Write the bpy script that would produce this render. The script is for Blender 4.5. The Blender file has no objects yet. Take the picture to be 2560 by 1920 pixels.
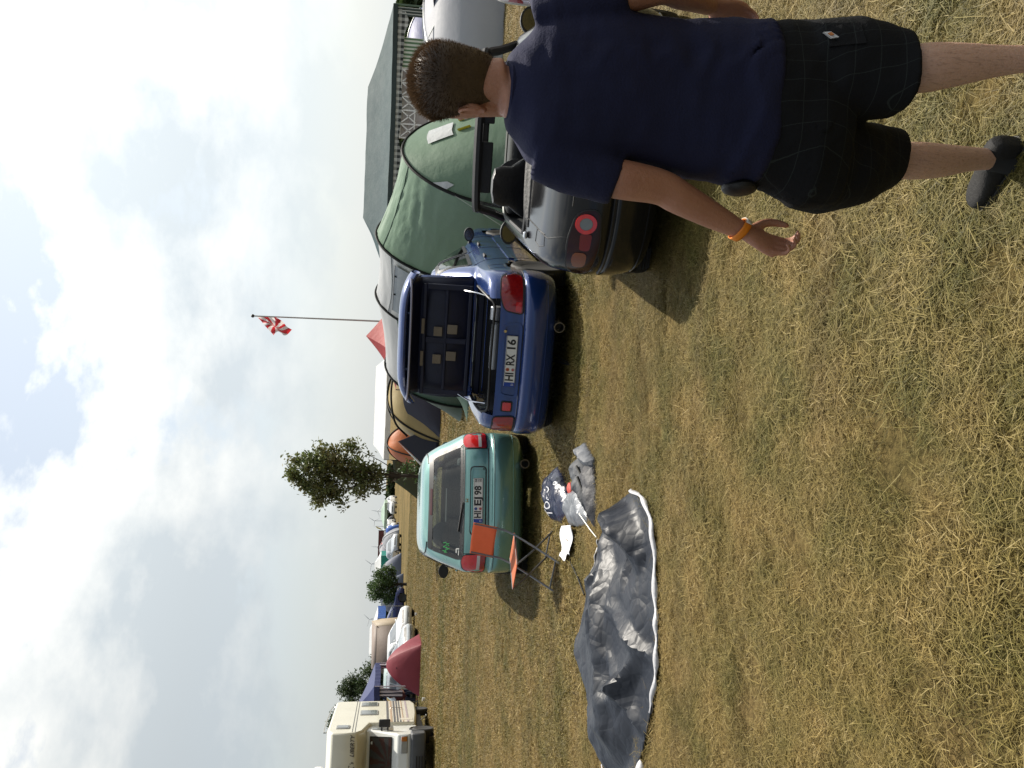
import bpy, bmesh, math, random
import numpy as np
from mathutils import Vector, Matrix, noise as mnoise
from mathutils.bvhtree import BVHTree
from mathutils.geometry import delaunay_2d_cdt

R = math.radians
rnd = random.Random(7)
scene = bpy.context.scene
col = scene.collection

# ------------------------------------------------------------------ camera
F_PX, CAM_H, PITCH, ROLL = 2130.0, 1.8, R(8.25), R(2.0)
fwd = Vector((0, math.cos(PITCH), -math.sin(PITCH)))
upv = Vector((0, math.sin(PITCH), math.cos(PITCH)))
rgt = Vector((1, 0, 0))
a_ax = upv * math.cos(ROLL) - rgt * math.sin(ROLL)
b_ax = rgt * math.cos(ROLL) + upv * math.sin(ROLL)
cam_x, cam_y = -a_ax, b_ax
cam_d = bpy.data.cameras.new('camera')
cam_d.sensor_fit = 'HORIZONTAL'
cam_d.sensor_width = 36
cam_d.lens = F_PX * 36 / 2560
cam_d.clip_start = .05
cam_d.clip_end = 16000
cam = bpy.data.objects.new('camera', cam_d)
col.objects.link(cam)
m3 = Matrix((cam_x, cam_y, -fwd)).transposed().to_4x4()
m3.translation = Vector((0, 0, CAM_H))
cam.matrix_world = m3
scene.camera = cam

def at(ix, iy, Y):
    d = fwd + cam_x * ((ix - 1280) / F_PX) + cam_y * ((960 - iy) / F_PX)
    return Vector((0, 0, CAM_H)) + d * (Y / d.y)

def ground(ix, iy, z=0):
    d = fwd + cam_x * ((ix - 1280) / F_PX) + cam_y * ((960 - iy) / F_PX)
    return Vector((0, 0, CAM_H)) + d * ((z - CAM_H) / d.z)

# ------------------------------------------------------------------ light
SUN_AZ, SUN_EL = R(40), R(52)          # azimuth to the right of the view axis
sun_dir = Vector((math.sin(SUN_AZ) * math.cos(SUN_EL), math.cos(SUN_AZ) * math.cos(SUN_EL), math.sin(SUN_EL)))
sl = bpy.data.lights.new('sun', 'SUN')
sl.energy = 5.0
sl.angle = R(.6)
sl.color = (1.0, .93, .82)
so = bpy.data.objects.new('sun', sl)
col.objects.link(so)
so.rotation_euler = (-sun_dir).to_track_quat('-Z', 'Y').to_euler()

world = bpy.data.worlds.new('World')
scene.world = world
world.use_nodes = True
wt = world.node_tree
for n in list(wt.nodes):
    wt.nodes.remove(n)

class NT:
    def __init__(s, tree):
        s.t = tree
    def n(s, kind, **kw):
        nd = s.t.nodes.new(kind)
        for k, v in kw.items():
            if k == 'ins':
                for kk, vv in v.items():
                    if isinstance(vv, bpy.types.NodeSocket):
                        s.t.links.new(vv, nd.inputs[kk])
                    else:
                        nd.inputs[kk].default_value = vv
            else:
                setattr(nd, k, v)
        return nd
    def math(s, op, a, b=0.0, c=0.0, clamp=False):
        return s.n('ShaderNodeMath', operation=op, use_clamp=clamp, ins={0: a, 1: b, 2: c}).outputs[0]
    def mix(s, f, a, b, blend='MIX'):
        nd = s.n('ShaderNodeMix', data_type='RGBA', blend_type=blend)
        for i, v in ((0, f), (6, a), (7, b)):
            if isinstance(v, bpy.types.NodeSocket):
                s.t.links.new(v, nd.inputs[i])
            else:
                nd.inputs[i].default_value = v if i == 0 else (tuple(v) + (1,) if len(v) == 3 else v)
        return nd.outputs[2]
    def ramp(s, f, stops):
        nd = s.n('ShaderNodeValToRGB', ins={0: f})
        cr = nd.color_ramp
        while len(cr.elements) < len(stops):
            cr.elements.new(.5)
        for e, (p, c) in zip(cr.elements, stops):
            e.position = p
            e.color = tuple(c) + (1,) if len(c) == 3 else c
        return nd.outputs[0]
    def noise(s, vec, scale, detail=4, rough=.55, dist=0.0):
        return s.n('ShaderNodeTexNoise', ins={'Vector': vec, 'Scale': scale, 'Detail': detail, 'Roughness': rough, 'Distortion': dist}).outputs[0]
    def map(s, vec, scale=(1, 1, 1), loc=(0, 0, 0), rot=(0, 0, 0)):
        return s.n('ShaderNodeMapping', ins={0: vec, 'Scale': scale, 'Location': loc, 'Rotation': rot}).outputs[0]

w = NT(wt)
sky = w.n('ShaderNodeTexSky', sky_type='NISHITA', sun_disc=False, sun_elevation=SUN_EL, sun_rotation=SUN_AZ, air_density=1.0, dust_density=2.0, ozone_density=1.0)
tc = w.n('ShaderNodeTexCoord').outputs['Generated']
# clouds: noise over the whole dome, brighter towards the sun (forward scattering in thin cloud)
def cloud_noise(dz, dx):
    return w.noise(w.map(tc, (1.0, 1.0, 1.7), (3.35 + dx, 1.2, .42 + dz)), 3.0, 10, .58, .12)
c1 = cloud_noise(0, 0)
c2 = cloud_noise(.10, .04)
mask = w.ramp(c1, [(.455, (0, 0, 0)), (.515, (1, 1, 1))])
thick = w.ramp(c2, [(.44, (0, 0, 0)), (.60, (1, 1, 1))])
sep = w.n('ShaderNodeSeparateXYZ', ins={0: tc})
dot = w.n('ShaderNodeVectorMath', operation='DOT_PRODUCT', ins={0: tc, 1: tuple(sun_dir)}).outputs['Value']
ph = w.math('POWER', w.math('MULTIPLY_ADD', dot, .5, .5, clamp=True), 2.4)
phase = w.math('MULTIPLY_ADD', ph, 1.05, .12)
cloud_c = w.mix(thick, (10.4, 10.5, 10.2), (6.7, 7.35, 7.75))
cloud = w.mix(1.0, cloud_c, phase, 'MULTIPLY')
veil_c = w.mix(1.0, (8.3, 8.75, 8.7), phase, 'MULTIPLY')
elev = w.math('MAXIMUM', sep.outputs[2], 0.0)
veil_f = w.math('MULTIPLY_ADD', w.math('POWER', w.math('SUBTRACT', 1.0, elev, clamp=True), 5.0), .50, .42, clamp=True)
base = w.mix(veil_f, sky.outputs[0], veil_c)
# low cloud deck thins into haze at the horizon
lowf = w.ramp(elev, [(.02, (.0, .0, .0)), (.2, (1, 1, 1))])
mk = w.mix(1.0, mask, lowf, 'MULTIPLY')
skyc = w.mix(mk, base, cloud)
bg = w.n('ShaderNodeBackground', ins={0: skyc, 1: .1})
out = w.n('ShaderNodeOutputWorld', ins={0: bg.outputs[0]})

scene.view_settings.view_transform = 'Standard'
scene.view_settings.look = 'None'
scene.view_settings.exposure = .55
scene.view_settings.gamma = 1
scene.view_settings.use_curve_mapping = False
scene.cycles.use_denoising = True
scene.cycles.max_bounces = 6
scene.cycles.transparent_max_bounces = 12
scene.cycles.caustics_reflective = False
scene.cycles.caustics_refractive = False

# ------------------------------------------------------------------ helpers
MATS = {}

def mat(name, c, rough=.6, metal=0.0, c2=None, scale=6.0, bump=0.0, bscale=40.0, coat=0.0, spec=.5, dirt=0.0, trans=0.0, alpha=1.0, sheen=0.0, sss=0.0, transl=0.0):
    if name in MATS:
        return MATS[name]
    m = bpy.data.materials.new(name)
    m.use_nodes = True
    t = NT(m.node_tree)
    bs = m.node_tree.nodes['Principled BSDF']
    oc = t.n('ShaderNodeTexCoord').outputs['Object']
    c2 = c2 or tuple(x * .82 for x in c)
    nz = t.noise(oc, scale, 5, .6)
    cc = t.mix(t.ramp(nz, [(.3, (0, 0, 0)), (.7, (1, 1, 1))]), c, c2)
    if dirt:
        dz = t.noise(oc, scale * .45, 6, .65)
        cc = t.mix(t.math('MULTIPLY', t.ramp(dz, [(.5, (0, 0, 0)), (.75, (1, 1, 1))]), dirt), cc, (.16, .13, .09))
    m.node_tree.links.new(cc, bs.inputs['Base Color'])
    rn = t.noise(oc, scale * 2.2, 4, .6)
    m.node_tree.links.new(t.math('MULTIPLY_ADD', rn, .16, max(rough - .08, .02), clamp=True), bs.inputs['Roughness'])
    bs.inputs['Metallic'].default_value = metal
    bs.inputs['Specular IOR Level'].default_value = spec
    bs.inputs['Coat Weight'].default_value = coat
    bs.inputs['Coat Roughness'].default_value = .04
    bs.inputs['Transmission Weight'].default_value = trans
    bs.inputs['Alpha'].default_value = alpha
    bs.inputs['Sheen Weight'].default_value = sheen
    if sss:
        bs.inputs['Subsurface Weight'].default_value = sss
        bs.inputs['Subsurface Radius'].default_value = (.012, .005, .003)
        bs.inputs['Subsurface Scale'].default_value = 1.0
    if bump:
        bz = t.noise(oc, bscale, 5, .6)
        bn = t.n('ShaderNodeBump', ins={'Height': bz, 'Strength': bump, 'Distance': .02})
        m.node_tree.links.new(bn.outputs[0], bs.inputs['Normal'])
    if transl:
        tr = t.n('ShaderNodeBsdfTranslucent', ins={0: cc})
        mx = t.n('ShaderNodeMixShader', ins={0: transl, 1: bs.outputs[0], 2: tr.outputs[0]})
        mo = [x for x in m.node_tree.nodes if x.type == 'OUTPUT_MATERIAL'][0]
        m.node_tree.links.new(mx.outputs[0], mo.inputs[0])
    MATS[name] = m
    return m

def glass(name, tint=(.75, .85, .82), rough=.02, dark=.35):
    """thin car glass: part mirror, part tinted view through"""
    if name in MATS:
        return MATS[name]
    m = bpy.data.materials.new(name)
    m.use_nodes = True
    t = NT(m.node_tree)
    nt = m.node_tree
    for n in list(nt.nodes):
        nt.nodes.remove(n)
    tr = t.n('ShaderNodeBsdfTransparent', ins={0: tuple(x * (1 - dark) for x in tint) + (1,)})
    gl = t.n('ShaderNodeBsdfGlossy', ins={'Roughness': rough})
    lw = t.n('ShaderNodeLayerWeight', ins={0: .5})
    fr = t.math('MULTIPLY_ADD', t.math('POWER', lw.outputs['Facing'], 3.2), .85, .05)
    mx = t.n('ShaderNodeMixShader', ins={0: fr, 1: tr.outputs[0], 2: gl.outputs[0]})
    t.n('ShaderNodeOutputMaterial', ins={0: mx.outputs[0]})
    MATS[name] = m
    return m

class MB:
    def __init__(s):
        s.v, s.f, s.m = [], [], []
        s.cur = 0
    def add(s, vs, fs):
        o = len(s.v)
        s.v += [tuple(p) for p in vs]
        s.f += [tuple(i + o for i in f) for f in fs]
        s.m += [s.cur] * len(fs)
        return s
    def box(s, c, d, rot=None):
        c = Vector(c)
        q = []
        for x in (-.5, .5):
            for y in (-.5, .5):
                for z in (-.5, .5):
                    p = Vector((x * d[0], y * d[1], z * d[2]))
                    q.append(c + (rot @ p if rot else p))
        return s.add(q, [(0, 1, 3, 2), (4, 6, 7, 5), (0, 4, 5, 1), (2, 3, 7, 6), (0, 2, 6, 4), (1, 5, 7, 3)])
    def loft(s, rings, closed=True, cap0=True, cap1=True):
        n = len(rings[0])
        vs = [p for r_ in rings for p in r_]
        fs = []
        for i in range(len(rings) - 1):
            for j in range(n if closed else n - 1):
                k = (j + 1) % n
                fs.append((i * n + j, i * n + k, (i + 1) * n + k, (i + 1) * n + j))
        if closed and cap0:
            fs.append(tuple(reversed(range(n))))
        if closed and cap1:
            fs.append(tuple((len(rings) - 1) * n + j for j in range(n)))
        return s.add(vs, fs)
    def tube(s, path, r, n=8, cap=True, flat=1.0):
        path = [Vector(p) for p in path]
        rs = r if isinstance(r, (list, tuple)) else [r] * len(path)
        rings = []
        ref = None
        for i, p in enumerate(path):
            t = (path[min(i + 1, len(path) - 1)] - path[max(i - 1, 0)])
            if t.length < 1e-9:
                t = Vector((0, 0, 1))
            t.normalize()
            if ref is None:
                ref = Vector((0, 0, 1)) if abs(t.z) < .9 else Vector((1, 0, 0))
            x = ref - t * ref.dot(t)
            if x.length < 1e-6:
                x = Vector((1, 0, 0)) - t * t.x
            x.normalize()
            y = t.cross(x)
            ref = x
            rings.append([p + x * (rs[i] * math.cos(2 * math.pi * k / n)) + y * (rs[i] * flat * math.sin(2 * math.pi * k / n)) for k in range(n)])
        return s.loft(rings, True, cap, cap)
    def ell(s, c, r, nu=12, nv=8, rot=None):
        c = Vector(c)
        rings = []
        for i in range(1, nv):
            th = math.pi * i / nv
            ring = []
            for k in range(nu):
                ph_ = 2 * math.pi * k / nu
                p = Vector((r[0] * math.sin(th) * math.cos(ph_), r[1] * math.sin(th) * math.sin(ph_), -r[2] * math.cos(th)))
                ring.append(c + (rot @ p if rot else p))
            rings.append(ring)
        s.loft(rings)
        return s
    def lathe(s, prof, c, axis='x', n=24, cap=True):
        """prof: list of (radius, offset along the axis)"""
        c = Vector(c)
        rings = []
        for rr, o in prof:
            ring = []
            for k in range(n):
                a = 2 * math.pi * k / n
                ca, sa = rr * math.cos(a), rr * math.sin(a)
                ring.append(c + {'x': Vector((o, ca, sa)), 'y': Vector((ca, o, sa)), 'z': Vector((ca, sa, o))}[axis])
            rings.append(ring)
        return s.loft(rings, True, cap, cap)
    def grid(s, fn, nu, nv):
        vs = [fn(i / nu, j / nv) for i in range(nu + 1) for j in range(nv + 1)]
        fs = [(i * (nv + 1) + j, (i + 1) * (nv + 1) + j, (i + 1) * (nv + 1) + j + 1, i * (nv + 1) + j + 1) for i in range(nu) for j in range(nv)]
        return s.add(vs, fs)
    def prism(s, poly, d):
        """poly: 3D points, d: extrusion vector"""
        d = Vector(d)
        n = len(poly)
        vs = [Vector(p) for p in poly] + [Vector(p) + d for p in poly]
        fs = [tuple(range(n)), tuple(reversed(range(n, 2 * n)))] + [(i, i + n, (i + 1) % n + n, (i + 1) % n) for i in range(n)]
        return s.add(vs, fs)
    def mesh(s, name, mats, smooth=True, ang=40, fix=True):
        me = bpy.data.meshes.new(name)
        me.from_pydata(s.v, [], s.f)
        for m_ in (mats if isinstance(mats, (list, tuple)) else [mats]):
            me.materials.append(m_)
        if any(s.m):
            me.polygons.foreach_set('material_index', s.m)
        if fix:
            bm = bmesh.new()
            bm.from_mesh(me)
            bmesh.ops.recalc_face_normals(bm, faces=bm.faces)
            bm.to_mesh(me)
            bm.free()
        if smooth:
            me.polygons.foreach_set('use_smooth', [True] * len(me.polygons))
            me.set_sharp_from_angle(angle=R(ang))
        me.update()
        return me

def put(name, me, parent=None, loc=None, rz=None):
    o = bpy.data.objects.new(name, me)
    col.objects.link(o)
    if parent is not None:
        o.parent = parent
    if loc is not None:
        o.location = loc
    if rz is not None:
        o.rotation_euler.z = rz
    return o

def part(name, mb, mats, parent=None, smooth=True, ang=40, bevel=0, thick=0, subs=0, fix=True, loc=None):
    o = put(name, mb.mesh(name, mats, smooth, ang, fix), parent, loc)
    if thick:
        md = o.modifiers.new('solid', 'SOLIDIFY')
        md.thickness = thick
    if bevel:
        md = o.modifiers.new('bevel', 'BEVEL')
        md.width = bevel
        md.segments = 2
        md.limit_method = 'ANGLE'
    if subs:
        md = o.modifiers.new('subs', 'SUBSURF')
        md.levels = md.render_levels = subs
    return o

def tag(o, label, cat, group=None):
    o['label'] = label
    o['category'] = cat
    if group:
        o['group'] = group
    return o

def empty(name, loc, rz=0.0, label=None, cat=None, group=None):
    o = bpy.data.objects.new(name, None)
    o.empty_display_size = .2
    col.objects.link(o)
    o.location = loc
    o.rotation_euler.z = rz
    if label:
        tag(o, label, cat, group)
    return o

def text_mesh(s, size, mat_, extrude=.001, bold=0.0, shear=0.0, align='CENTER'):
    cu = bpy.data.curves.new('text', 'FONT')
    cu.body = s
    cu.size = size
    cu.extrude = extrude
    cu.offset = bold
    cu.shear = shear
    cu.align_x = align
    cu.align_y = 'CENTER'
    cu.resolution_u = 3
    ob = bpy.data.objects.new('text', cu)
    col.objects.link(ob)
    dg = bpy.context.evaluated_depsgraph_get()
    me = bpy.data.meshes.new_from_object(ob.evaluated_get(dg))
    bpy.data.objects.remove(ob)
    bpy.data.curves.remove(cu)
    me.materials.clear()
    me.materials.append(mat_)
    return me

def cr(pts, n=6, closed=False):
    """Catmull-Rom through rows of equal length tuples"""
    P = [np.array(p, float) for p in pts]
    o = []
    N = len(P)
    for i in range(N if closed else N - 1):
        if closed:
            p0, p1, p2, p3 = P[(i - 1) % N], P[i], P[(i + 1) % N], P[(i + 2) % N]
        else:
            p1, p2 = P[i], P[i + 1]
            p0 = P[i - 1] if i > 0 else 2 * p1 - p2
            p3 = P[i + 2] if i + 2 < N else 2 * p2 - p1
        for k in range(n):
            t = k / n
            o.append(.5 * (2 * p1 + (p2 - p0) * t + (2 * p0 - 5 * p1 + 4 * p2 - p3) * t * t + (3 * p1 - p0 - 3 * p2 + p3) * t ** 3))
    if not closed:
        o.append(P[-1])
    return o

def fbm(p, sc=1.0, oct_=4):
    return mnoise.fractal(Vector(p) * sc, 1.0, 2.0, oct_)

def remesh(mb, name, mats, voxel, smooth_it=4, smooth_f=.5):
    """join overlapping closed shapes into one continuous skin"""
    me = mb.mesh(name, mats, smooth=False)
    o = bpy.data.objects.new(name, me)
    col.objects.link(o)
    md = o.modifiers.new('r', 'REMESH')
    md.mode = 'VOXEL'
    md.voxel_size = voxel
    md.use_smooth_shade = True
    sm = o.modifiers.new('s', 'SMOOTH')
    sm.iterations = smooth_it
    sm.factor = smooth_f
    dg = bpy.context.evaluated_depsgraph_get()
    res = bpy.data.meshes.new_from_object(o.evaluated_get(dg))
    bpy.data.objects.remove(o)
    res.materials.clear()
    for m_ in (mats if isinstance(mats, (list, tuple)) else [mats]):
        res.materials.append(m_)
    res.polygons.foreach_set('use_smooth', [True] * len(res.polygons))
    res.name = name
    return res

def displace(me, fn):
    """move each vertex along its normal by fn(co, normal)"""
    for v in me.vertices:
        v.co += v.normal * fn(v.co, v.normal)
    me.update()
# ------------------------------------------------------------------ ground and grass
def ground_material():
    m = bpy.data.materials.new('dry_meadow')
    m.use_nodes = True
    t = NT(m.node_tree)
    bs = m.node_tree.nodes['Principled BSDF']
    oc = t.n('ShaderNodeTexCoord').outputs['Object']
    fine = t.noise(oc, 26, 6, .7)
    mid = t.noise(t.map(oc, (1.0, .8, 1)), 2.2, 6, .62)
    big = t.noise(t.map(oc, (.6, 1.0, 1)), .16, 4, .55)
    straw = t.mix(t.ramp(fine, [(.3, (0, 0, 0)), (.72, (1, 1, 1))]), (.05, .034, .012), (.28, .20, .08))
    green = t.mix(t.ramp(fine, [(.3, (0, 0, 0)), (.72, (1, 1, 1))]), (.018, .017, .005), (.09, .08, .022))
    near_green = t.math('MULTIPLY', t.ramp(t.math('MULTIPLY', t.n('ShaderNodeSeparateXYZ', ins={0: oc}).outputs[1], .1), [(.27, (1, 1, 1)), (.50, (0, 0, 0))]), .10)  # shifts the mix to the darker green towards the near end
    gf = t.ramp(t.math('ADD', near_green, t.math('MULTIPLY_ADD', big, .8, t.math('MULTIPLY', mid, .62))), [(.62, (0, 0, 0)), (.86, (.85, .85, .85))])
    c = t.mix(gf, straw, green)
    tracks = t.noise(t.map(oc, (.22, 2.6, 1), rot=(0, 0, .12)), .8, 4, .6)
    c = t.mix(t.ramp(tracks, [(.5, (0, 0, 0)), (.74, (.5, .5, .5))]), c, (.13, .082, .036))
    m.node_tree.links.new(c, bs.inputs['Base Color'])
    bs.inputs['Roughness'].default_value = .95
    bs.inputs['Specular IOR Level'].default_value = .1
    bn = t.n('ShaderNodeBump', ins={'Height': fine, 'Strength': .8, 'Distance': .05})
    m.node_tree.links.new(bn.outputs[0], bs.inputs['Normal'])
    return m

def ground_z(x, y):
    return 0.0

gm = MB()
N_G = 80
def gfun(u, v):
    def warp(t):
        s = t * 2 - 1
        return math.copysign(abs(s) ** 3 * 1200 + abs(s) * 60, s)
    return (warp(u), warp(v), 0)
gm.grid(gfun, N_G, N_G)
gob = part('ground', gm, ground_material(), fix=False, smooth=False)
gob['kind'] = 'structure'

def blade_material():
    m = bpy.data.materials.new('grass_blades')
    m.use_nodes = True
    t = NT(m.node_tree)
    bs = m.node_tree.nodes['Principled BSDF']
    geo = t.n('ShaderNodeNewGeometry')
    at_ = t.n('ShaderNodeAttribute', attribute_name='tone').outputs['Fac']
    pos = geo.outputs['Position']
    mid = t.noise(t.map(pos, (1, .8, 1)), 2.2, 6, .62)
    big = t.noise(t.map(pos, (.6, 1.0, 1)), .16, 4, .55)
    near_green = t.math('MULTIPLY', t.ramp(t.math('MULTIPLY', t.n('ShaderNodeSeparateXYZ', ins={0: pos}).outputs[1], .1), [(.27, (1, 1, 1)), (.50, (0, 0, 0))]), .10)  # blades turn greener and darker towards the near end, as the ground does
    gf = t.ramp(t.math('ADD', near_green, t.math('MULTIPLY_ADD', big, .8, t.math('MULTIPLY', mid, .62))), [(.62, (0, 0, 0)), (.86, (1, 1, 1))])
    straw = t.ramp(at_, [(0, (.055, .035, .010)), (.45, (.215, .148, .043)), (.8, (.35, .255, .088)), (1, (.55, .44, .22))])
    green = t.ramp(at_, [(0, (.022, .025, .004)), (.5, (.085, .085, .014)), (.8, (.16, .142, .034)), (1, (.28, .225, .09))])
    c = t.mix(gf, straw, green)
    tracks = t.noise(t.map(pos, (.22, 2.6, 1), rot=(0, 0, .12)), .8, 4, .6)
    c = t.mix(t.ramp(tracks, [(.52, (0, 0, 0)), (.72, (.45, .45, .45))]), c, (.12, .078, .032))
    m.node_tree.links.new(c, bs.inputs['Base Color'])
    bs.inputs['Roughness'].default_value = .55
    bs.inputs['Specular IOR Level'].default_value = .25
    tr = t.n('ShaderNodeBsdfTranslucent', ins={0: c})
    mx = t.n('ShaderNodeMixShader', ins={0: .25, 1: bs.outputs[0], 2: tr.outputs[0]})
    mo = [x for x in m.node_tree.nodes if x.type == 'OUTPUT_MATERIAL'][0]
    m.node_tree.links.new(mx.outputs[0], mo.inputs[0])
    return m

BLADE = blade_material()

def clump(seed, size, nblade, wid, lmin, lmax, lie):
    """a turf of cut stems: most lie flat and crossed, some stand"""
    rg = np.random.default_rng(seed)
    V, Fc, T = [], [], []
    for i in range(nblade):
        x, y = rg.uniform(-size / 2, size / 2, 2)
        a = rg.uniform(0, 2 * math.pi)
        L = rg.uniform(lmin, lmax)
        lying = rg.random() < lie
        el = rg.uniform(.0, .22) if lying else rg.uniform(.5, 1.45)
        if not lying:
            L *= .62
        z0 = rg.uniform(.004, .03) if lying else 0.0
        d = np.array([math.cos(a), math.sin(a), 0])
        sd = np.array([-d[1], d[0], 0])
        w_ = wid * rg.uniform(.6, 1.3)
        bend = rg.uniform(-.35, .35)
        p = np.array([x, y, z0])
        pts = [p]
        for k in range(2):
            e2 = el * (1 - .35 * k)
            dd = d * math.cos(e2) + np.array([0, 0, math.sin(e2)]) + sd * bend * (k + .5) * .5
            p = p + dd * L / 2
            p[2] = max(p[2], .003)
            pts.append(p)
        o = len(V)
        V += [pts[0] - sd * w_, pts[0] + sd * w_, pts[1] - sd * w_ * .9, pts[1] + sd * w_ * .9, pts[2]]
        Fc += [(o, o + 1, o + 3, o + 2), (o + 2, o + 3, o + 4)]
        tn = rg.beta(2.0, 2.4) if not lying else rg.beta(2.6, 1.9)
        T += [tn] * 5
    me = bpy.data.meshes.new('turf')
    me.from_pydata([tuple(q) for q in V], [], Fc)
    at2 = me.attributes.new('tone', 'FLOAT', 'POINT')
    at2.data.foreach_set('value', np.array(T, dtype=np.float32))
    me.materials.append(BLADE)
    ob = bpy.data.objects.new('turf', me)
    return ob

def scatter(name, label, clumps, pts, scl):
    """one stuff object: turfs spread over points by geometry nodes"""
    pm = bpy.data.meshes.new(name)
    pm.from_pydata([tuple(p) for p in pts], [], [])
    n = len(pts)
    rg = np.random.default_rng(len(pts))
    rot = pm.attributes.new('rz', 'FLOAT', 'POINT')
    rot.data.foreach_set('value', rg.uniform(0, 6.28, n).astype(np.float32))
    sc_ = pm.attributes.new('sc', 'FLOAT', 'POINT')
    tuft = np.array([mnoise.noise(Vector((p_[0] * 2.3, p_[1] * 2.3, 3.0))) + .6 * mnoise.noise(Vector((p_[0] * 6.1, p_[1] * 6.1, 8.0))) for p_ in pts])
    sc_.data.foreach_set('value', (rg.uniform(.75, 1.2, n) * scl * np.clip(.97 + tuft * .75, .66, 1.35)).astype(np.float32))
    kd = pm.attributes.new('kd', 'INT', 'POINT')
    kd.data.foreach_set('value', rg.integers(0, len(clumps), n).astype(np.int32))
    pm.materials.append(BLADE)
    ob = put(name, pm)
    ob['kind'] = 'stuff'
    tag(ob, label, 'grass')
    ng = bpy.data.node_groups.new(name, 'GeometryNodeTree')
    ng.interface.new_socket('Geometry', in_out='INPUT', socket_type='NodeSocketGeometry')
    ng.interface.new_socket('Geometry', in_out='OUTPUT', socket_type='NodeSocketGeometry')
    t = NT(ng)
    gi = t.n('NodeGroupInput')
    go = t.n('NodeGroupOutput')
    ra = t.n('GeometryNodeInputNamedAttribute', data_type='FLOAT', ins={'Name': 'rz'})
    sa = t.n('GeometryNodeInputNamedAttribute', data_type='FLOAT', ins={'Name': 'sc'})
    ka = t.n('GeometryNodeInputNamedAttribute', data_type='INT', ins={'Name': 'kd'})
    cx = t.n('ShaderNodeCombineXYZ', ins={2: ra.outputs[0]})
    jn = t.n('GeometryNodeJoinGeometry')
    for i, c in enumerate(clumps):
        oi = t.n('GeometryNodeObjectInfo')
        oi.inputs[0].default_value = c
        cmp_ = t.n('FunctionNodeCompare', data_type='INT', operation='EQUAL')
        ng.links.new(ka.outputs[0], cmp_.inputs[2])
        cmp_.inputs[3].default_value = i
        ip = t.n('GeometryNodeInstanceOnPoints')
        ng.links.new(gi.outputs[0], ip.inputs['Points'])
        ng.links.new(cmp_.outputs[0], ip.inputs['Selection'])
        ng.links.new(oi.outputs['Geometry'], ip.inputs['Instance'])
        er = t.n('FunctionNodeEulerToRotation', ins={0: cx.outputs[0]})
        ng.links.new(er.outputs[0], ip.inputs['Rotation'])
        ng.links.new(sa.outputs[0], ip.inputs['Scale'])
        ng.links.new(ip.outputs[0], jn.inputs[0])
    ng.links.new(jn.outputs[0], go.inputs[0])
    md = ob.modifiers.new('scatter', 'NODES')
    md.node_group = ng
    return ob

COVERED = [[(-.74, 5.95), (-.80, 5.62), (-1.0, 5.42), (-1.35, 5.33), (-1.84, 5.27), (-2.42, 5.50), (-2.75, 5.75), (-2.98, 6.2), (-2.95, 6.55), (-2.55, 7.0), (-2.2, 7.36), (-1.68, 7.1), (-1.28, 6.88), (-.86, 6.28)],
           [(-1.36, 8.32), (-1.27, 7.76), (-1.63, 7.76), (-1.76, 8.34)], [(-.93, 8.98), (-1.02, 9.30), (-1.25, 9.20), (-1.42, 8.85), (-1.38, 8.38), (-1.12, 8.0), (-.84, 8.7)],
           [(-1.02, 8.12), (-1.20, 8.3), (-1.34, 8.02), (-1.30, 7.72), (-1.15, 7.20), (-.95, 7.75)], [(-.62, 7.62), (-.72, 7.85), (-.98, 7.52), (-1.18, 7.1), (-.80, 7.06), (-.60, 7.2)]]
def covered(x, y):
    for P in COVERED:
        c = False
        j = len(P) - 1
        for i in range(len(P)):
            if (P[i][1] > y) != (P[j][1] > y) and x < (P[j][0] - P[i][0]) * (y - P[i][1]) / (P[j][1] - P[i][1]) + P[i][0]:
                c = not c
            j = i
        if c:
            return True
    return False

def band(y0, y1, dens, seed, extra=1.5):
    """points over the strip of meadow between two distances, as wide as the view needs"""
    rg = np.random.default_rng(seed)
    hw = y1 * .50 + extra
    n = int((y1 - y0) * 2 * hw * dens)
    x = rg.uniform(-hw, hw, n)
    y = rg.uniform(y0, y1, n)
    k = np.abs(x) < y * .50 + extra
    if y0 < 9:
        k &= ~np.array([covered(a, b) for a, b in zip(x, y)])
    return np.stack([x[k], y[k], np.zeros(k.sum())], 1)

near_c = [clump(10 + i, .30, 1100, .0009, .018, .07, .38) for i in range(7)]
near_c += [clump(30 + i, .34, 420, .0009, .035, .10, .72) for i in range(2)]
straw_c = [clump(40 + i, .5, 9, .0011, .08, .20, 1.0) for i in range(4)]
mid_c = [clump(50 + i, .6, 900, .0026, .03, .10, .40) for i in range(5)]
far_c = [clump(70 + i, 1.4, 800, .006, .05, .13, .40) for i in range(4)]
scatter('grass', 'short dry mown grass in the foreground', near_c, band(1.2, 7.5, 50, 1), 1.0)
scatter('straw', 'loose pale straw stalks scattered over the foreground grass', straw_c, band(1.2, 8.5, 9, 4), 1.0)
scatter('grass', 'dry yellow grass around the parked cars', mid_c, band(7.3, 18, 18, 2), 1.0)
scatter('grass', 'dry grass of the open meadow behind the cars', far_c, band(17.5, 60, 2.8, 3, 3), 1.0)
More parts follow.
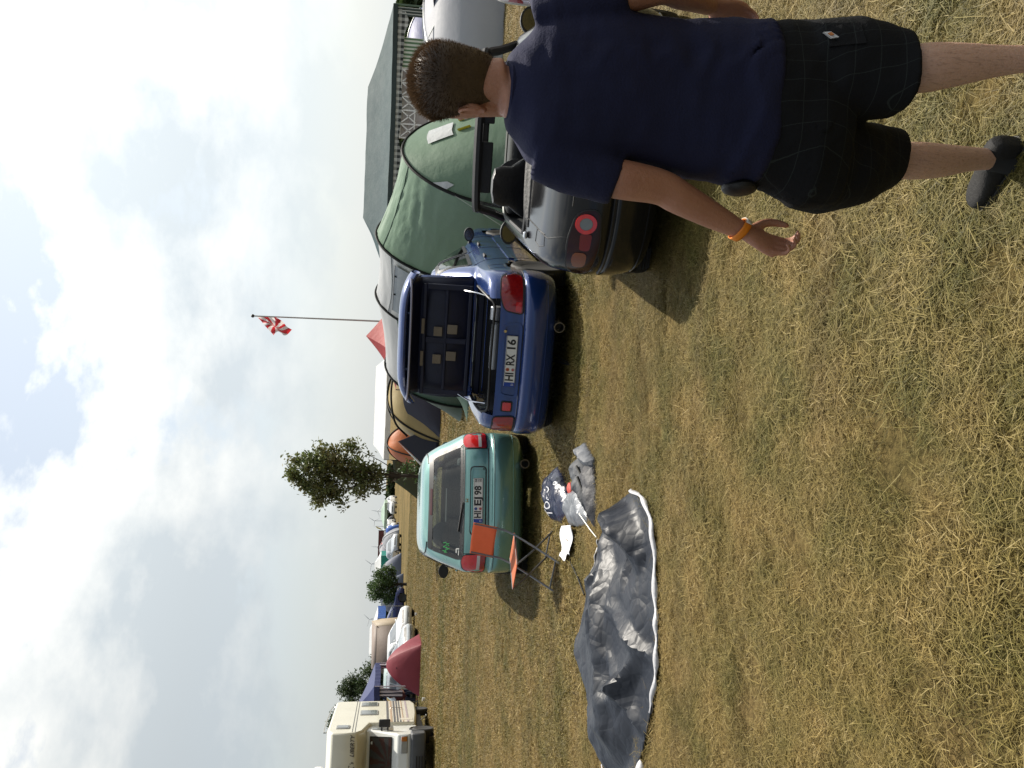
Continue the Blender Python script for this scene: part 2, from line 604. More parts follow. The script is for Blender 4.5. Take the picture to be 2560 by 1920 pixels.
# ------------------------------------------------------------------ vehicles
RUBBER = mat('rubber', (.022, .022, .023), .75, bump=.2, c2=(.035, .033, .03))
TRIM = mat('black_trim', (.018, .018, .02), .45, c2=(.03, .03, .032))
SEAL = mat('black_seal', (.008, .008, .009), .5)
ALLOY = mat('alloy', (.42, .42, .43), .32, .9)
CHROME = mat('chrome', (.75, .75, .77), .12, 1.0)
DARKIN = mat('dark_interior', (.022, .022, .025), .8, bump=.2)
SEATC = mat('seat_cloth', (.045, .047, .055), .9, bump=.3)
WHITEP = mat('plate_white', (.78, .78, .74), .4)
INK = mat('plate_ink', (.012, .012, .012), .5)
EUBLUE = mat('plate_blue', (.01, .05, .32), .4)
LENS_R = mat('red_lens', (.32, .008, .008), .12, c2=(.22, .004, .006), coat=1.0, scale=30)
LENS_RB = mat('bright_red_lens', (.62, .012, .01), .12, c2=(.5, .01, .01), coat=1.0, scale=40)
LENS_D = mat('smoked_lens', (.03, .005, .006), .14, c2=(.02, .004, .005), coat=.0, spec=.35)
LENS_OD = mat('dim_amber_lens', (.20, .05, .008), .2, coat=.2)
LENS_RD = mat('dim_red_lens', (.16, .006, .006), .2, coat=.2)
LENS_W = mat('clear_lens', (.55, .52, .5), .15, coat=1.0)
LENS_O = mat('amber_lens', (.42, .12, .01), .15, coat=1.0)
GLASS = glass('car_glass', dark=.10)
GLASSD = glass('dark_glass', (.6, .66, .66), dark=.62)
STEEL = mat('exhaust_steel', (.28, .26, .24), .35, .9)

def roundpoly(pts, r, n=4):
    P = [Vector((p[0], p[1])) for p in pts]
    rr = r if isinstance(r, (list, tuple)) else [r] * len(P)
    o = []
    for i, p in enumerate(P):
        a, b = P[i - 1] - p, P[(i + 1) % len(P)] - p
        q = min(rr[i], a.length * .45, b.length * .45)
        A, B = p + a.normalized() * q, p + b.normalized() * q
        for k in range(n + 1):
            t = k / n
            o.append(A.lerp(p, t).lerp(p.lerp(B, t), t))
    return o

def inpoly(x, y, poly):
    c = False
    j = len(poly) - 1
    for i in range(len(poly)):
        xi, yi, xj, yj = poly[i][0], poly[i][1], poly[j][0], poly[j][1]
        if (yi > y) != (yj > y) and x < (xj - xi) * (y - yi) / (yj - yi) + xi:
            c = not c
        j = i
    return c

def densify(poly, d, closed=True):
    o = []
    n = len(poly)
    for i in range(n if closed else n - 1):
        a, b = Vector(poly[i]), Vector(poly[(i + 1) % n])
        k = max(1, int((b - a).length / d))
        for t in range(k):
            o.append(a.lerp(b, t / k))
    if not closed:
        o.append(Vector(poly[-1]))
    return o

class Car:
    """body drawn as contour lines: each row gives z, rear y, front y, half width, rear rounding, front rounding"""
    def __init__(s, rows, sub=5, nt=22, ns=26, nexp=3.2):
        s.rows = rows
        lv = cr(rows, sub)
        rings = []
        for z, yr, yf, xs, rr, rf in lv:
            q = []
            for k in range(nt):
                t = math.pi / 2 * k / nt
                q.append((xs * math.sin(t) ** (2 / nexp), yr + rr - rr * math.cos(t) ** (2 / nexp)))
            for k in range(ns):
                t = k / ns
                q.append((xs, yr + rr + (yf - rf - yr - rr) * t))
            for k in range(nt + 1):
                t = math.pi / 2 * (1 - k / nt)
                q.append((xs * max(math.sin(t), 0) ** (2 / nexp), yf - rf + rf * max(math.cos(t), 0) ** (2 / nexp)))
            full = [(x, y, z) for x, y in q] + [(-x, y, z) for x, y in reversed(q[1:-1])]
            rings.append(full)
        s.rings = rings
        b = MB()
        b.loft(rings, True, False, True)
        s.v, s.f = b.v, b.f
        s.bvh = BVHTree.FromPolygons([Vector(p) for p in b.v], b.f)
    def hit(s, axis, p, side=1):
        if axis == 'y':        # seen from the rear
            o, d = Vector((p[0], -2, p[1])), Vector((0, 1, 0))
        elif axis == 'f':      # seen from the front
            o, d = Vector((p[0], 9, p[1])), Vector((0, -1, 0))
        elif axis == 'x':
            o, d = Vector((3 * side, p[0], p[1])), Vector((-side, 0, 0))
        else:
            o, d = Vector((p[0], p[1], 4)), Vector((0, 0, -1))
        h = s.bvh.ray_cast(o, d)
        if h[0] is None:
            return None, d
        return h[0], d
    def patch(s, axis, poly, off=.004, side=1, step=.05, skirt=.02):
        bd = densify([Vector((p[0], p[1])) for p in poly], step)
        n = len(bd)
        xs = [p.x for p in bd]
        ys = [p.y for p in bd]
        pts = list(bd)
        x = min(xs) + step
        while x < max(xs):
            y = min(ys) + step
            while y < max(ys):
                if inpoly(x, y, bd) and min((Vector((x, y)) - q).length for q in bd) > step * .5:
                    pts.append(Vector((x, y)))
                y += step
            x += step
        vo, _, fo, _, _, _ = delaunay_2d_cdt(pts, [(i, (i + 1) % n) for i in range(n)], [], 1, 1e-6)
        out_ = []
        last = None
        for p in vo:
            h, d = s.hit(axis, p, side)
            if h is None:
                h = last or Vector((0, 0, 0))
                h = Vector((p.x, h.y, p.y)) if axis in 'yf' else Vector((h.x, p.x, p.y))
            last = h
            out_.append(h - d * off)
        b = MB()
        b.add(out_, fo)
        if skirt:
            ec = {}
            for f_ in fo:
                for i in range(len(f_)):
                    e = (f_[i], f_[(i + 1) % len(f_)])
                    k = tuple(sorted(e))
                    ec[k] = None if k in ec else e
            for e in ec.values():
                if e:
                    A, B = out_[e[0]], out_[e[1]]
                    b.add([A, B, B + d * skirt, A + d * skirt], [(0, 1, 2, 3)])
        return b
    def ring(s, axis, outer, inner, off=.006, side=1):
        """frame strip between two outlines of equal count"""
        b = MB()
        q = []
        oo, ii = [], []
        for k in range(len(outer)):
            A0, A1 = Vector(outer[k]), Vector(outer[(k + 1) % len(outer)])
            B0, B1 = Vector(inner[k]), Vector(inner[(k + 1) % len(inner)])
            m_ = max(1, int((A1 - A0).length / .04))
            for t in range(m_):
                oo.append(A0.lerp(A1, t / m_))
                ii.append(B0.lerp(B1, t / m_))
        for a, c in zip(oo, ii):
            ha, d = s.hit(axis, a, side)
            hc, d = s.hit(axis, c, side)
            if ha is None or hc is None:
                ha = hc = ha or hc or Vector((0, 0, 0))
            q.append((ha - d * off, hc - d * off))
        n = len(q)
        for i in range(n):
            A, B = q[i], q[(i + 1) % n]
            b.add([A[0], B[0], B[1], A[1]], [(0, 1, 2, 3)])
            b.add([A[0], B[0], B[0] + d * off * 2, A[0] + d * off * 2], [(0, 1, 2, 3)])
        return b
    def line(s, axis, pts, r=.0035, side=1, off=0.0, step=.04):
        """panel gap drawn as a thin dark bead sunk in the skin"""
        q = []
        for p in densify(pts, step, False):
            h, d = s.hit(axis, p, side)
            if h is not None:
                q.append(h - d * off)
        b = MB()
        if len(q) > 1:
            b.tube(q, r, 5)
        return b
    def body(s, name, mats, parent, holes):
        vs = s.v
        keep = []
        for f_ in s.f:
            c = Vector((0, 0, 0))
            for i in f_:
                c += Vector(vs[i])
            c /= len(f_)
            if len(f_) < 5:
                A, B, D = Vector(vs[f_[0]]), Vector(vs[f_[1]]), Vector(vs[f_[3]])
                nn = (B - A).cross(D - A)
                if nn.length > 0:
                    nn.normalize()
            else:
                nn = Vector((0, 0, 1))
            if not any(h(c, nn) for h in holes):
                keep.append(f_)
        b = MB()
        b.add(vs, keep)
        me = b.mesh(name, mats, True, 50)
        return put(name, me, parent)

def offpoly(poly, d):
    """grow (d>0) an outline about its centre along its own normals"""
    P = [Vector((p[0], p[1])) for p in poly]
    n = len(P)
    ar = sum(P[i].x * P[(i + 1) % n].y - P[(i + 1) % n].x * P[i].y for i in range(n))
    sg = 1 if ar > 0 else -1
    o = []
    for i in range(n):
        t = P[(i + 1) % n] - P[i - 1]
        nn = Vector((t.y, -t.x))
        if nn.length > 1e-9:
            nn.normalize()
        o.append(P[i] + nn * d * sg)
    return o

def wheel(parent, x, y, r, w, side, rimr=.66, spokes=7):
    e = bpy.data.objects.new('wheel', None)
    b = MB()
    prof = [(r * rimr, -w * .42), (r * .82, -w * .52), (r * .95, -w * .5), (r, -w * .36), (r, w * .36), (r * .95, w * .5), (r * .82, w * .52), (r * rimr, w * .42)]
    b.lathe(prof, (x, y, r), 'x', 40)
    for k in range(44):
        a = 2 * math.pi * k / 44
        b.box((x, y + (r + .001) * math.cos(a), r + (r + .001) * math.sin(a)), (w * .7, r * .07, .008), Matrix.Rotation(a, 3, 'X'))
    ty = part('wheel', b, RUBBER, parent)
    b = MB()
    R0 = r * rimr
    b.lathe([(R0, -w * .40), (R0, w * .40), (R0 * .94, w * .38), (R0 * .9, w * .1), (R0 * .9, -w * .1), (R0 * .94, -w * .38)], (x, y, r), 'x', 32)
    b.lathe([(R0 * .16, side * w * .1), (R0 * .16, side * w * .34), (R0 * .08, side * w * .36)], (x, y, r), 'x', 16)
    for k in range(spokes):
        a = 2 * math.pi * k / spokes
        ca, sa = math.cos(a), math.sin(a)
        b.box((x + side * w * .27, y + R0 * .55 * ca, r + R0 * .55 * sa), (w * .12, R0 * .84, R0 * .16), Matrix.Rotation(a, 3, 'X'))
    part('rim', b, ALLOY, ty)
    b = MB()
    b.lathe([(R0 * .6, -side * w * .1), (R0 * .6, -side * w * .2), (R0 * .3, -side * w * .2)], (x, y, r), 'x', 20)
    part('brake_disc', b, STEEL, ty)
    return ty

def arch_hole(yw, zw, rr):
    return lambda c, n: abs(c.x) > .5 and (c.y - yw) ** 2 + (c.z - zw) ** 2 < rr * rr

def arch_liner(parent, yw, zw, rr, xo, xi):
    for sd in (-1, 1):
        b = MB()
        rings = []
        for xx, q in ((xo, rr + .035), (xi, rr + .02)):
            rings.append([(sd * xx, yw + q * math.cos(R(a)), max(zw + q * math.sin(R(a)), .16)) for a in range(-40, 221, 10)])
        b.loft(rings, False)
        n = len(rings[1])
        b.add(rings[1], [tuple(range(n))])
        part('wheel_arch', b, SEAL, parent)
        b = MB()
        b.tube([(sd * (xo + .008), yw + (rr + .012) * math.cos(R(a)), zw + (rr + .012) * math.sin(R(a))) for a in range(-25, 206, 8)], .022, 6)
        part('arch_lip', b, SEAL, parent)

def plate(parent, txt, loc, size=(.52, .11), seals=((.16, .0),), tilt=0.0, season=None, layout=None):
    b = MB()
    b.box((0, 0, 0), (size[0], .006, size[1]))
    o = part('number_plate', b, WHITEP, parent, bevel=.002)
    o.location = loc
    o.rotation_euler.x = tilt
    b = MB()
    b.box((-size[0] / 2 + .022, -.0045, 0), (.042, .004, size[1] - .006))
    bl = part('country_strip', b, EUBLUE, o)
    t = put('letter', text_mesh('D', .032, WHITEP, .0005), o)
    t.location = (-size[0] / 2 + .022, -.0075, -.03)
    t.rotation_euler.x = math.pi / 2
    b = MB()
    for zz in (-1, 1):
        b.box((0, -.0042, zz * (size[1] / 2 - .003)), (size[0], .003, .003))
    for xx in (-1, 1):
        b.box((xx * (size[0] / 2 - .0015), -.0042, 0), (.003, .003, size[1]))
    part('plate_border', b, INK, o)
    for s_, x_, wsc in layout:
        me = text_mesh(s_, .112, INK, .0005, .0028)
        t = put('letters', me, o)
        t.location = (x_, -.0048, 0)
        t.rotation_euler.x = math.pi / 2
        xs_ = [v.co.x for v in me.vertices]
        t.scale.x = wsc / (max(xs_) - min(xs_))
    for (x_, z_, c_) in seals:
        b = MB()
        b.lathe([(.017, -.0075), (.017, -.003)], (x_, 0, z_), 'y', 20)
        part('seal_sticker', b, mat('seal_' + c_[0], c_[1], .5), o)
        b = MB()
        b.lathe([(.010, -.0085), (.010, -.006)], (x_, 0, z_), 'y', 12)
        part('seal_centre', b, mat('sealc_' + c_[0], c_[2], .5), o)
    if season:
        for s_, z_ in ((season[0], .026), (season[1], -.026)):
            t = put('season_number', text_mesh(s_, .036, INK, .0005, .0006), o)
            t.location = (size[0] / 2 - .03, -.0048, z_)
            t.rotation_euler.x = math.pi / 2
        b = MB()
        b.box((size[0] / 2 - .03, -.0048, 0), (.04, .002, .003))
        part('season_bar', b, INK, o)
    return o

def mirror(parent, x, y, z, side, m_, k_=1.0, face=None):
    b = MB()
    rings = []
    for yy, sc_ in ((-.005, .8), (-.02, 1.0), (.03, .98), (.08, .7), (.1, .35)):
        rings.append([(x + side * (.10 + k_ * .085 * sc_ * math.cos(a)), y + yy, z + k_ * .062 * sc_ * math.sin(a)) for a in [2 * math.pi * k / 18 for k in range(18)]])
    b.loft(rings[1:])
    b.box((x + side * .015, y + .03, z - .02), (.09, .05, .035))
    o = part('wing_mirror', b, m_, parent)
    b = MB()
    b.lathe([(.001, -.024), (.068, -.024), (.070, -.018)], (0, 0, 0), 'y', 20)
    g = part('mirror_glass', b, face or mat('mirror_dark', (.16, .17, .18), .1, 1.0), o)
    g.location = (x + side * .10, y, z)
    g.scale = (1.0 * k_, 1, .74 * k_)
    return o

def seat(parent, x, y, m_, head=True, h=.62):
    b = MB()
    b.box((x, y + .02, .42), (.46, .5, .18))
    sq = part('seat', b, m_, parent, bevel=.05)
    b = MB()
    rot = Matrix.Rotation(R(14), 3, 'X')
    b.box((x, y - .26, .42 + h / 2), (.44, .15, h), rot)
    part('backrest', b, m_, parent, bevel=.06)
    if head:
        b = MB()
        b.box((x, y - .36, .44 + h + .09), (.25, .11, .18), rot)
        part('headrest', b, m_, parent, bevel=.045)

def handle_box(parent, c, d, m_):
    b = MB()
    b.box(c, d)
    return part('door_handle', b, m_, parent, bevel=.01)

# ---- blue saloon with its boot open -------------------------------------------------
BLUE = mat('blue_paint', (.010, .040, .18), .24, .25, c2=(.008, .034, .155), coat=.9, scale=3, dirt=.12)
BLUE_IN = mat('blue_primer', (.004, .007, .032), .5, c2=(.003, .005, .02))

def blue_saloon():
    a = R(17)
    root = empty('blue_saloon', (.20, 8.24, 0), -a, 'blue saloon car parked with its boot lid raised, between green hatchback and black roadster', 'car')
    rows = [(.17, .16, 4.20, .74, .40, .5), (.21, .05, 4.30, .80, .45, .6), (.30, .0, 4.36, .835, .48, .6), (.40, -.01, 4.38, .845, .48, .6), (.47, .005, 4.37, .845, .46, .6),
            (.500, .035, 4.36, .84, .44, .6), (.515, .075, 4.35, .838, .42, .6), (.55, .09, 4.33, .84, .42, .6), (.66, .105, 4.25, .842, .42, .6), (.76, .13, 3.95, .83, .42, .6),
            (.82, .165, 3.5, .815, .42, .6), (.86, .24, 3.25, .795, .42, .7), (.895, .48, 3.08, .772, .42, .6), (.92, .78, 2.98, .755, .40, .5), (.98, .90, 2.88, .735, .36, .4),
            (1.10, 1.10, 2.66, .69, .34, .36), (1.22, 1.32, 2.42, .635, .34, .36), (1.31, 1.52, 2.2, .575, .36, .4), (1.355, 1.70, 2.08, .49, .2, .2), (1.37, 1.85, 1.95, .2, .04, .04)]
    c = Car(rows)
    W1, W2, wr = .78, 3.42, .295
    boot = lambda p, n: abs(p.x) < .60 and p.z > .735 and p.y < .80 and p.z < .96
    rw = roundpoly([(-.60, .965), (.60, .965), (.47, 1.29), (-.47, 1.29)], .06)
    rwin = lambda p, n: p.y < 1.7 and inpoly(p.x, p.z, rw) and n.y < -.15 and p.y > .85
    sw1 = roundpoly([(1.22, .965), (1.99, .95), (1.97, 1.30), (1.62, 1.30)], .05)
    sw2 = roundpoly([(2.06, .95), (2.86, .945), (2.42, 1.27), (2.05, 1.30)], .05)
    swin = lambda p, n: abs(p.x) > .5 and (inpoly(p.y, p.z, sw1) or inpoly(p.y, p.z, sw2))
    ws = roundpoly([(-.66, .96), (.66, .96), (.52, 1.29), (-.52, 1.29)], .06)
    wwin = lambda p, n: p.y > 2.1 and inpoly(p.x, p.z, ws) and n.y > .15
    body = c.body('body', BLUE, root, [boot, rwin, swin, wwin, arch_hole(W1, .31, .335), arch_hole(W2, .31, .335)])
    for ax, poly, nm in (('y', rw, 'rear_window'), ('f', ws, 'windscreen')):
        part(nm, c.patch(ax, poly, .003, skirt=0), GLASS, root)
        part('window_seal', c.ring(ax, offpoly(poly, .02), offpoly(poly, -.03)), SEAL, body)
    for sd in (-1, 1):
        for poly in (sw1, sw2):
            part('side_window', c.patch('x', poly, .002, sd, skirt=0), GLASS, root)
            part('window_seal', c.ring('x', offpoly(poly, .014), offpoly(poly, -.022), side=sd), SEAL, body)
    # panel gaps
    for sd in (-1, 1):
        part('panel_gap', c.line('x', [(1.18, .93), (1.16, .75), (1.24, .5), (1.3, .3)], side=sd), SEAL, body)
        part('panel_gap', c.line('x', [(2.03, .93), (2.03, .3)], side=sd), SEAL, body)
        part('panel_gap', c.line('x', [(2.9, .9), (2.95, .6), (2.95, .3)], side=sd), SEAL, body)
        part('panel_gap', c.line('x', [(.16, .515), (.46, .52)], .004, side=sd), SEAL, body)
        handle_box(body, (sd * .83, 1.4, .80), (.04, .15, .03), TRIM)
        handle_box(body, (sd * .835, 2.25, .79), (.04, .15, .03), TRIM)
        part('side_moulding', c.patch('x', [(1.2, .50), (2.9, .50), (2.9, .56), (1.2, .56)], .012, sd), BLUE, body)
        mirror(root, sd * .80, 2.62, .88, sd, TRIM)
        wheel(root, sd * .755, W1, wr, .19, sd, spokes=8)
        wheel(root, sd * .755, W2, wr, .19, sd, spokes=8)
    arch_liner(root, W1, .31, .335, .80, .55)
    arch_liner(root, W2, .31, .335, .80, .55)
    part('bumper_gap', c.line('y', [(-.80, .512), (.80, .512)], .006), SEAL, body)
    part('bumper_crease', c.line('y', [(-.79, .29), (.79, .29)], .005), BLUE, body)
    part('filler_flap', c.line('x', [(.62, .66), (.62, .82), (.80, .82), (.80, .66), (.62, .66)], .003, 1), SEAL, body)
    # lamps: large ones wrapping the corners, the inner pair on the left only shows one square lamp
    LR = roundpoly([(.475, .535), (.815, .535), (.83, .60), (.80, .735), (.62, .745), (.50, .70)], [.03, .05, .03, .04, .06, .04])
    part('tail_lamp', c.patch('y', LR, .012), LENS_R, root)
    part('lamp_segment', c.patch('y', roundpoly([(.49, .545), (.585, .545), (.585, .60), (.50, .60)], .012), .016), LENS_RB, root)
    LL = [(-x, z) for x, z in roundpoly([(.60, .535), (.815, .535), (.83, .60), (.80, .735), (.62, .735)], [.03, .05, .03, .04, .04])]
    part('tail_lamp', c.patch('y', LL, .012), LENS_R, root)
    part('square_lamp', c.patch('y', roundpoly([(-.53, .575), (-.44, .575), (-.44, .66), (-.53, .66)], .015), .012), LENS_RB, root)
    part('lamp_bezel', c.patch('y', roundpoly([(-.545, .56), (-.425, .56), (-.425, .675), (-.545, .675)], .02), .007), SEAL, root)
    for LP in (LR, LL):
        part('lamp_seal', c.ring('y', offpoly(LP, .012), offpoly(LP, -.006), .009), SEAL, body)
    # plate recess and plate
    rc = roundpoly([(-.38, .535), (.38, .535), (.36, .70), (-.36, .70)], .05)
    part('plate_recess', c.ring('y', offpoly(rc, .012), offpoly(rc, -.012), .010), BLUE, body)
    plate(root, '', (0, .078, .615), tilt=R(-6), seals=((-.085, .026, ('o', (.45, .10, .03), (.3, .06, .02))), (-.085, -.026, ('s', (.5, .42, .4), (.5, .05, .05)))),
          layout=(('HI', -.158, .082), ('RX', .012, .112), ('16', .165, .098)))
    b = MB()
    b.lathe([(.014, -.02), (.014, .02)], (.30, .10, .69), 'y', 14)
    part('boot_lock', b, CHROME, root)
    b = MB()
    b.lathe([(.044, -.06), (.052, -.06), (.052, .2), (.044, .2)], (.38, .06, .175), 'y', 20, False)
    part('exhaust_pipe', b, STEEL, root)
    b = MB()
    b.lathe([(.043, .05), (.043, .06)], (.38, .06, .175), 'y', 20)
    part('exhaust_bore', b, SEAL, root)
    # boot: tub, rubber edge, sill and a silver umbrella bundle lying in it
    b = MB()
    b.box((0, .50, .42), (1.16, .72, .02))
    b.box((0, .85, .66), (1.16, .02, .5))
    for sd in (-1, 1):
        b.box((sd * .58, .54, .60), (.02, .60, .36))
    b.box((0, .20, .57), (1.0, .02, .30))
    tub = part('boot_lining', b, DARKIN, root, smooth=False)
    edge = []
    for p in [(-.60, .80), (-.605, .50), (-.59, .27), (-.54, .185), (-.4, .16), (0, .15), (.4, .16), (.54, .185), (.59, .27), (.605, .50), (.60, .80)]:
        h, d = c.hit('z', p)
        edge.append(h + Vector((0, 0, .004)) if h else Vector((p[0], p[1], .8)))
    for e in edge:
        e.z = max(min(e.z, .93), .745)
    b = MB()
    b.tube([Vector(q) for q in cr([tuple(e) for e in edge], 5)], .013, 8)
    part('boot_seal', b, SEAL, root)
    b = MB()
    b.box((0, .84, .86), (1.18, .03, .06))
    part('boot_brace', b, BLUE_IN, root, bevel=.01)
    b = MB()
    b.box((0, .81, .80), (1.1, .014, .012))
    b.box((0, .83, .93), (1.1, .03, .02))
    part('parcel_shelf_edge', b, BLUE, root, bevel=.004)
    # lid, hinged at the rear window base and standing up
    lid = empty('boot_lid', (0, .80, .93))
    lid.parent = root
    lid.rotation_euler.x = R(-5)
    H, Wd = .665, .665
    def shell(u, v, off):
        x = (u * 2 - 1) * Wd * (1 - .055 * v ** 3)
        z = .02 + H * v
        y = .05 - .10 * math.sin(math.pi * min(v * 1.05, 1)) * .7 + .10 * (abs(u * 2 - 1) ** 3) + off
        if v > .86:
            y -= (v - .86) * 1.25
        return (x, y, z)
    b = MB()
    b.grid(lambda u, v: shell(u, v, .045), 24, 20)
    part('outer_skin', b, BLUE, lid, thick=.012)
    b = MB()
    b.grid(lambda u, v: (shell(u, v, 0)[0] * .985, shell(u, v, -.005)[1], shell(u, v, 0)[2] * .97), 24, 20)
    inner = part('inner_panel', b, BLUE_IN, lid, thick=.006)
    for x0, x1, z0, z1 in ((-.60, .60, .50, .54), (-.60, -.54, .06, .50), (.54, .60, .06, .50), (-.60, .60, .03, .07), (-.03, .03, .07, .5), (-.54, .54, .275, .305)):
        b = MB()
        b.box(((x0 + x1) / 2, -.034, (z0 + z1) / 2), (x1 - x0, .018, z1 - z0))
        part('stiffening_rib', b, BLUE_IN, lid, bevel=.01)
    for x, z in ((-.20, .36), (.10, .36), (-.16, .21), (.13, .21)):
        b = MB()
        b.box((x, -.055, z + .012), (.10, .012, .09 if z > .3 else .105))
        part('access_cover', b, mat('tan_pad', (.21, .17, .12), .8, bump=.2), lid, bevel=.012)
    for x in (-.20, .15):
        b = MB()
        b.box((x, -.06, .53), (.16, .012, .03))
        part('label_strip', b, mat('tan_pad', (.21, .17, .12)), lid)
    # rear edge band with bright strip and the wing above it
    b = MB()
    b.tube(cr([(-.655, -.13, .665), (-.45, -.165, .655), (0, -.18, .652), (.45, -.165, .655), (.655, -.13, .665)], 6), .011, 8)
    part('bright_strip', b, mat('pale_edge', (.42, .42, .55), .3, coat=.5), lid)
    def wing(u, v):
        s_ = u * 2 - 1
        ang = v * 2 * math.pi
        yy = .10 * math.cos(ang) - .12 + .13 * abs(s_) ** 3
        zz = .045 * math.sin(ang) + .735 - .10 * abs(s_) ** 5 + .02 * math.cos(ang)
        return (s_ * .70, yy, zz)
    b = MB()
    b.grid(wing, 28, 14)
    part('rear_wing', b, BLUE, lid)
    b = MB()
    b.grid(lambda u, v: ((u * 2 - 1) * .655, -.05 + .10 * abs(u * 2 - 1) ** 3 - .04 * v, .64 + (.115 - .06 * abs(u * 2 - 1) ** 5) * v), 20, 4)
    part('lid_rear_face', b, BLUE, lid, thick=.02)
    for x in (-.30, .30):
        b = MB()
        b.box((x, -.12, .695), (.022, .08, .10))
        part('wing_strut', b, BLUE, lid, bevel=.006)
    for sd in (-1, 1):
        b = MB()
        b.tube(cr([(sd * .56, .42, .80), (sd * .575, .55, .95), (sd * .56, .72, 1.06)], 6), .008, 6)
        part('lid_strut', b, CHROME, root)
    b = MB()
    b.lathe([(.02, -.02), (.045, -.01), (.05, .2), (.04, .45), (.012, .47)], (-.14, .33, .755), 'x', 14)
    b.lathe([(.055, .50), (.055, .62), (.05, .63)], (-.14, .33, .765), 'x', 14)
    um = part('silver_umbrella', b, mat('silver_cloth', (.45, .46, .48), .35, .5), None)
    um.matrix_world = Matrix.Translation((.20, 8.24, 0)) @ Matrix.Rotation(-a, 4, 'Z')
    tag(um, 'rolled silver bundle lying in the open boot of the blue saloon', 'umbrella')
    # cabin
    b = MB()
    b.box((0, 1.9, .30), (1.3, 2.0, .04))
    b.box((0, 2.95, .75), (1.3, .25, .25))
    part('cabin_floor', b, DARKIN, root)
    for sd in (-1, 1):
        seat(root, sd * .36, 2.15, SEATC)
    b = MB()
    b.box((0, 1.12, .66), (1.2, .14, .5), Matrix.Rotation(R(16), 3, 'X'))
    part('rear_bench', b, SEATC, root, bevel=.05)
    return root

# ---- green hatchback -------------------------------------------------------------------
GREEN = mat('green_paint', (.155, .33, .305), .24, .4, c2=(.145, .31, .285), coat=.9, scale=3, dirt=.1)

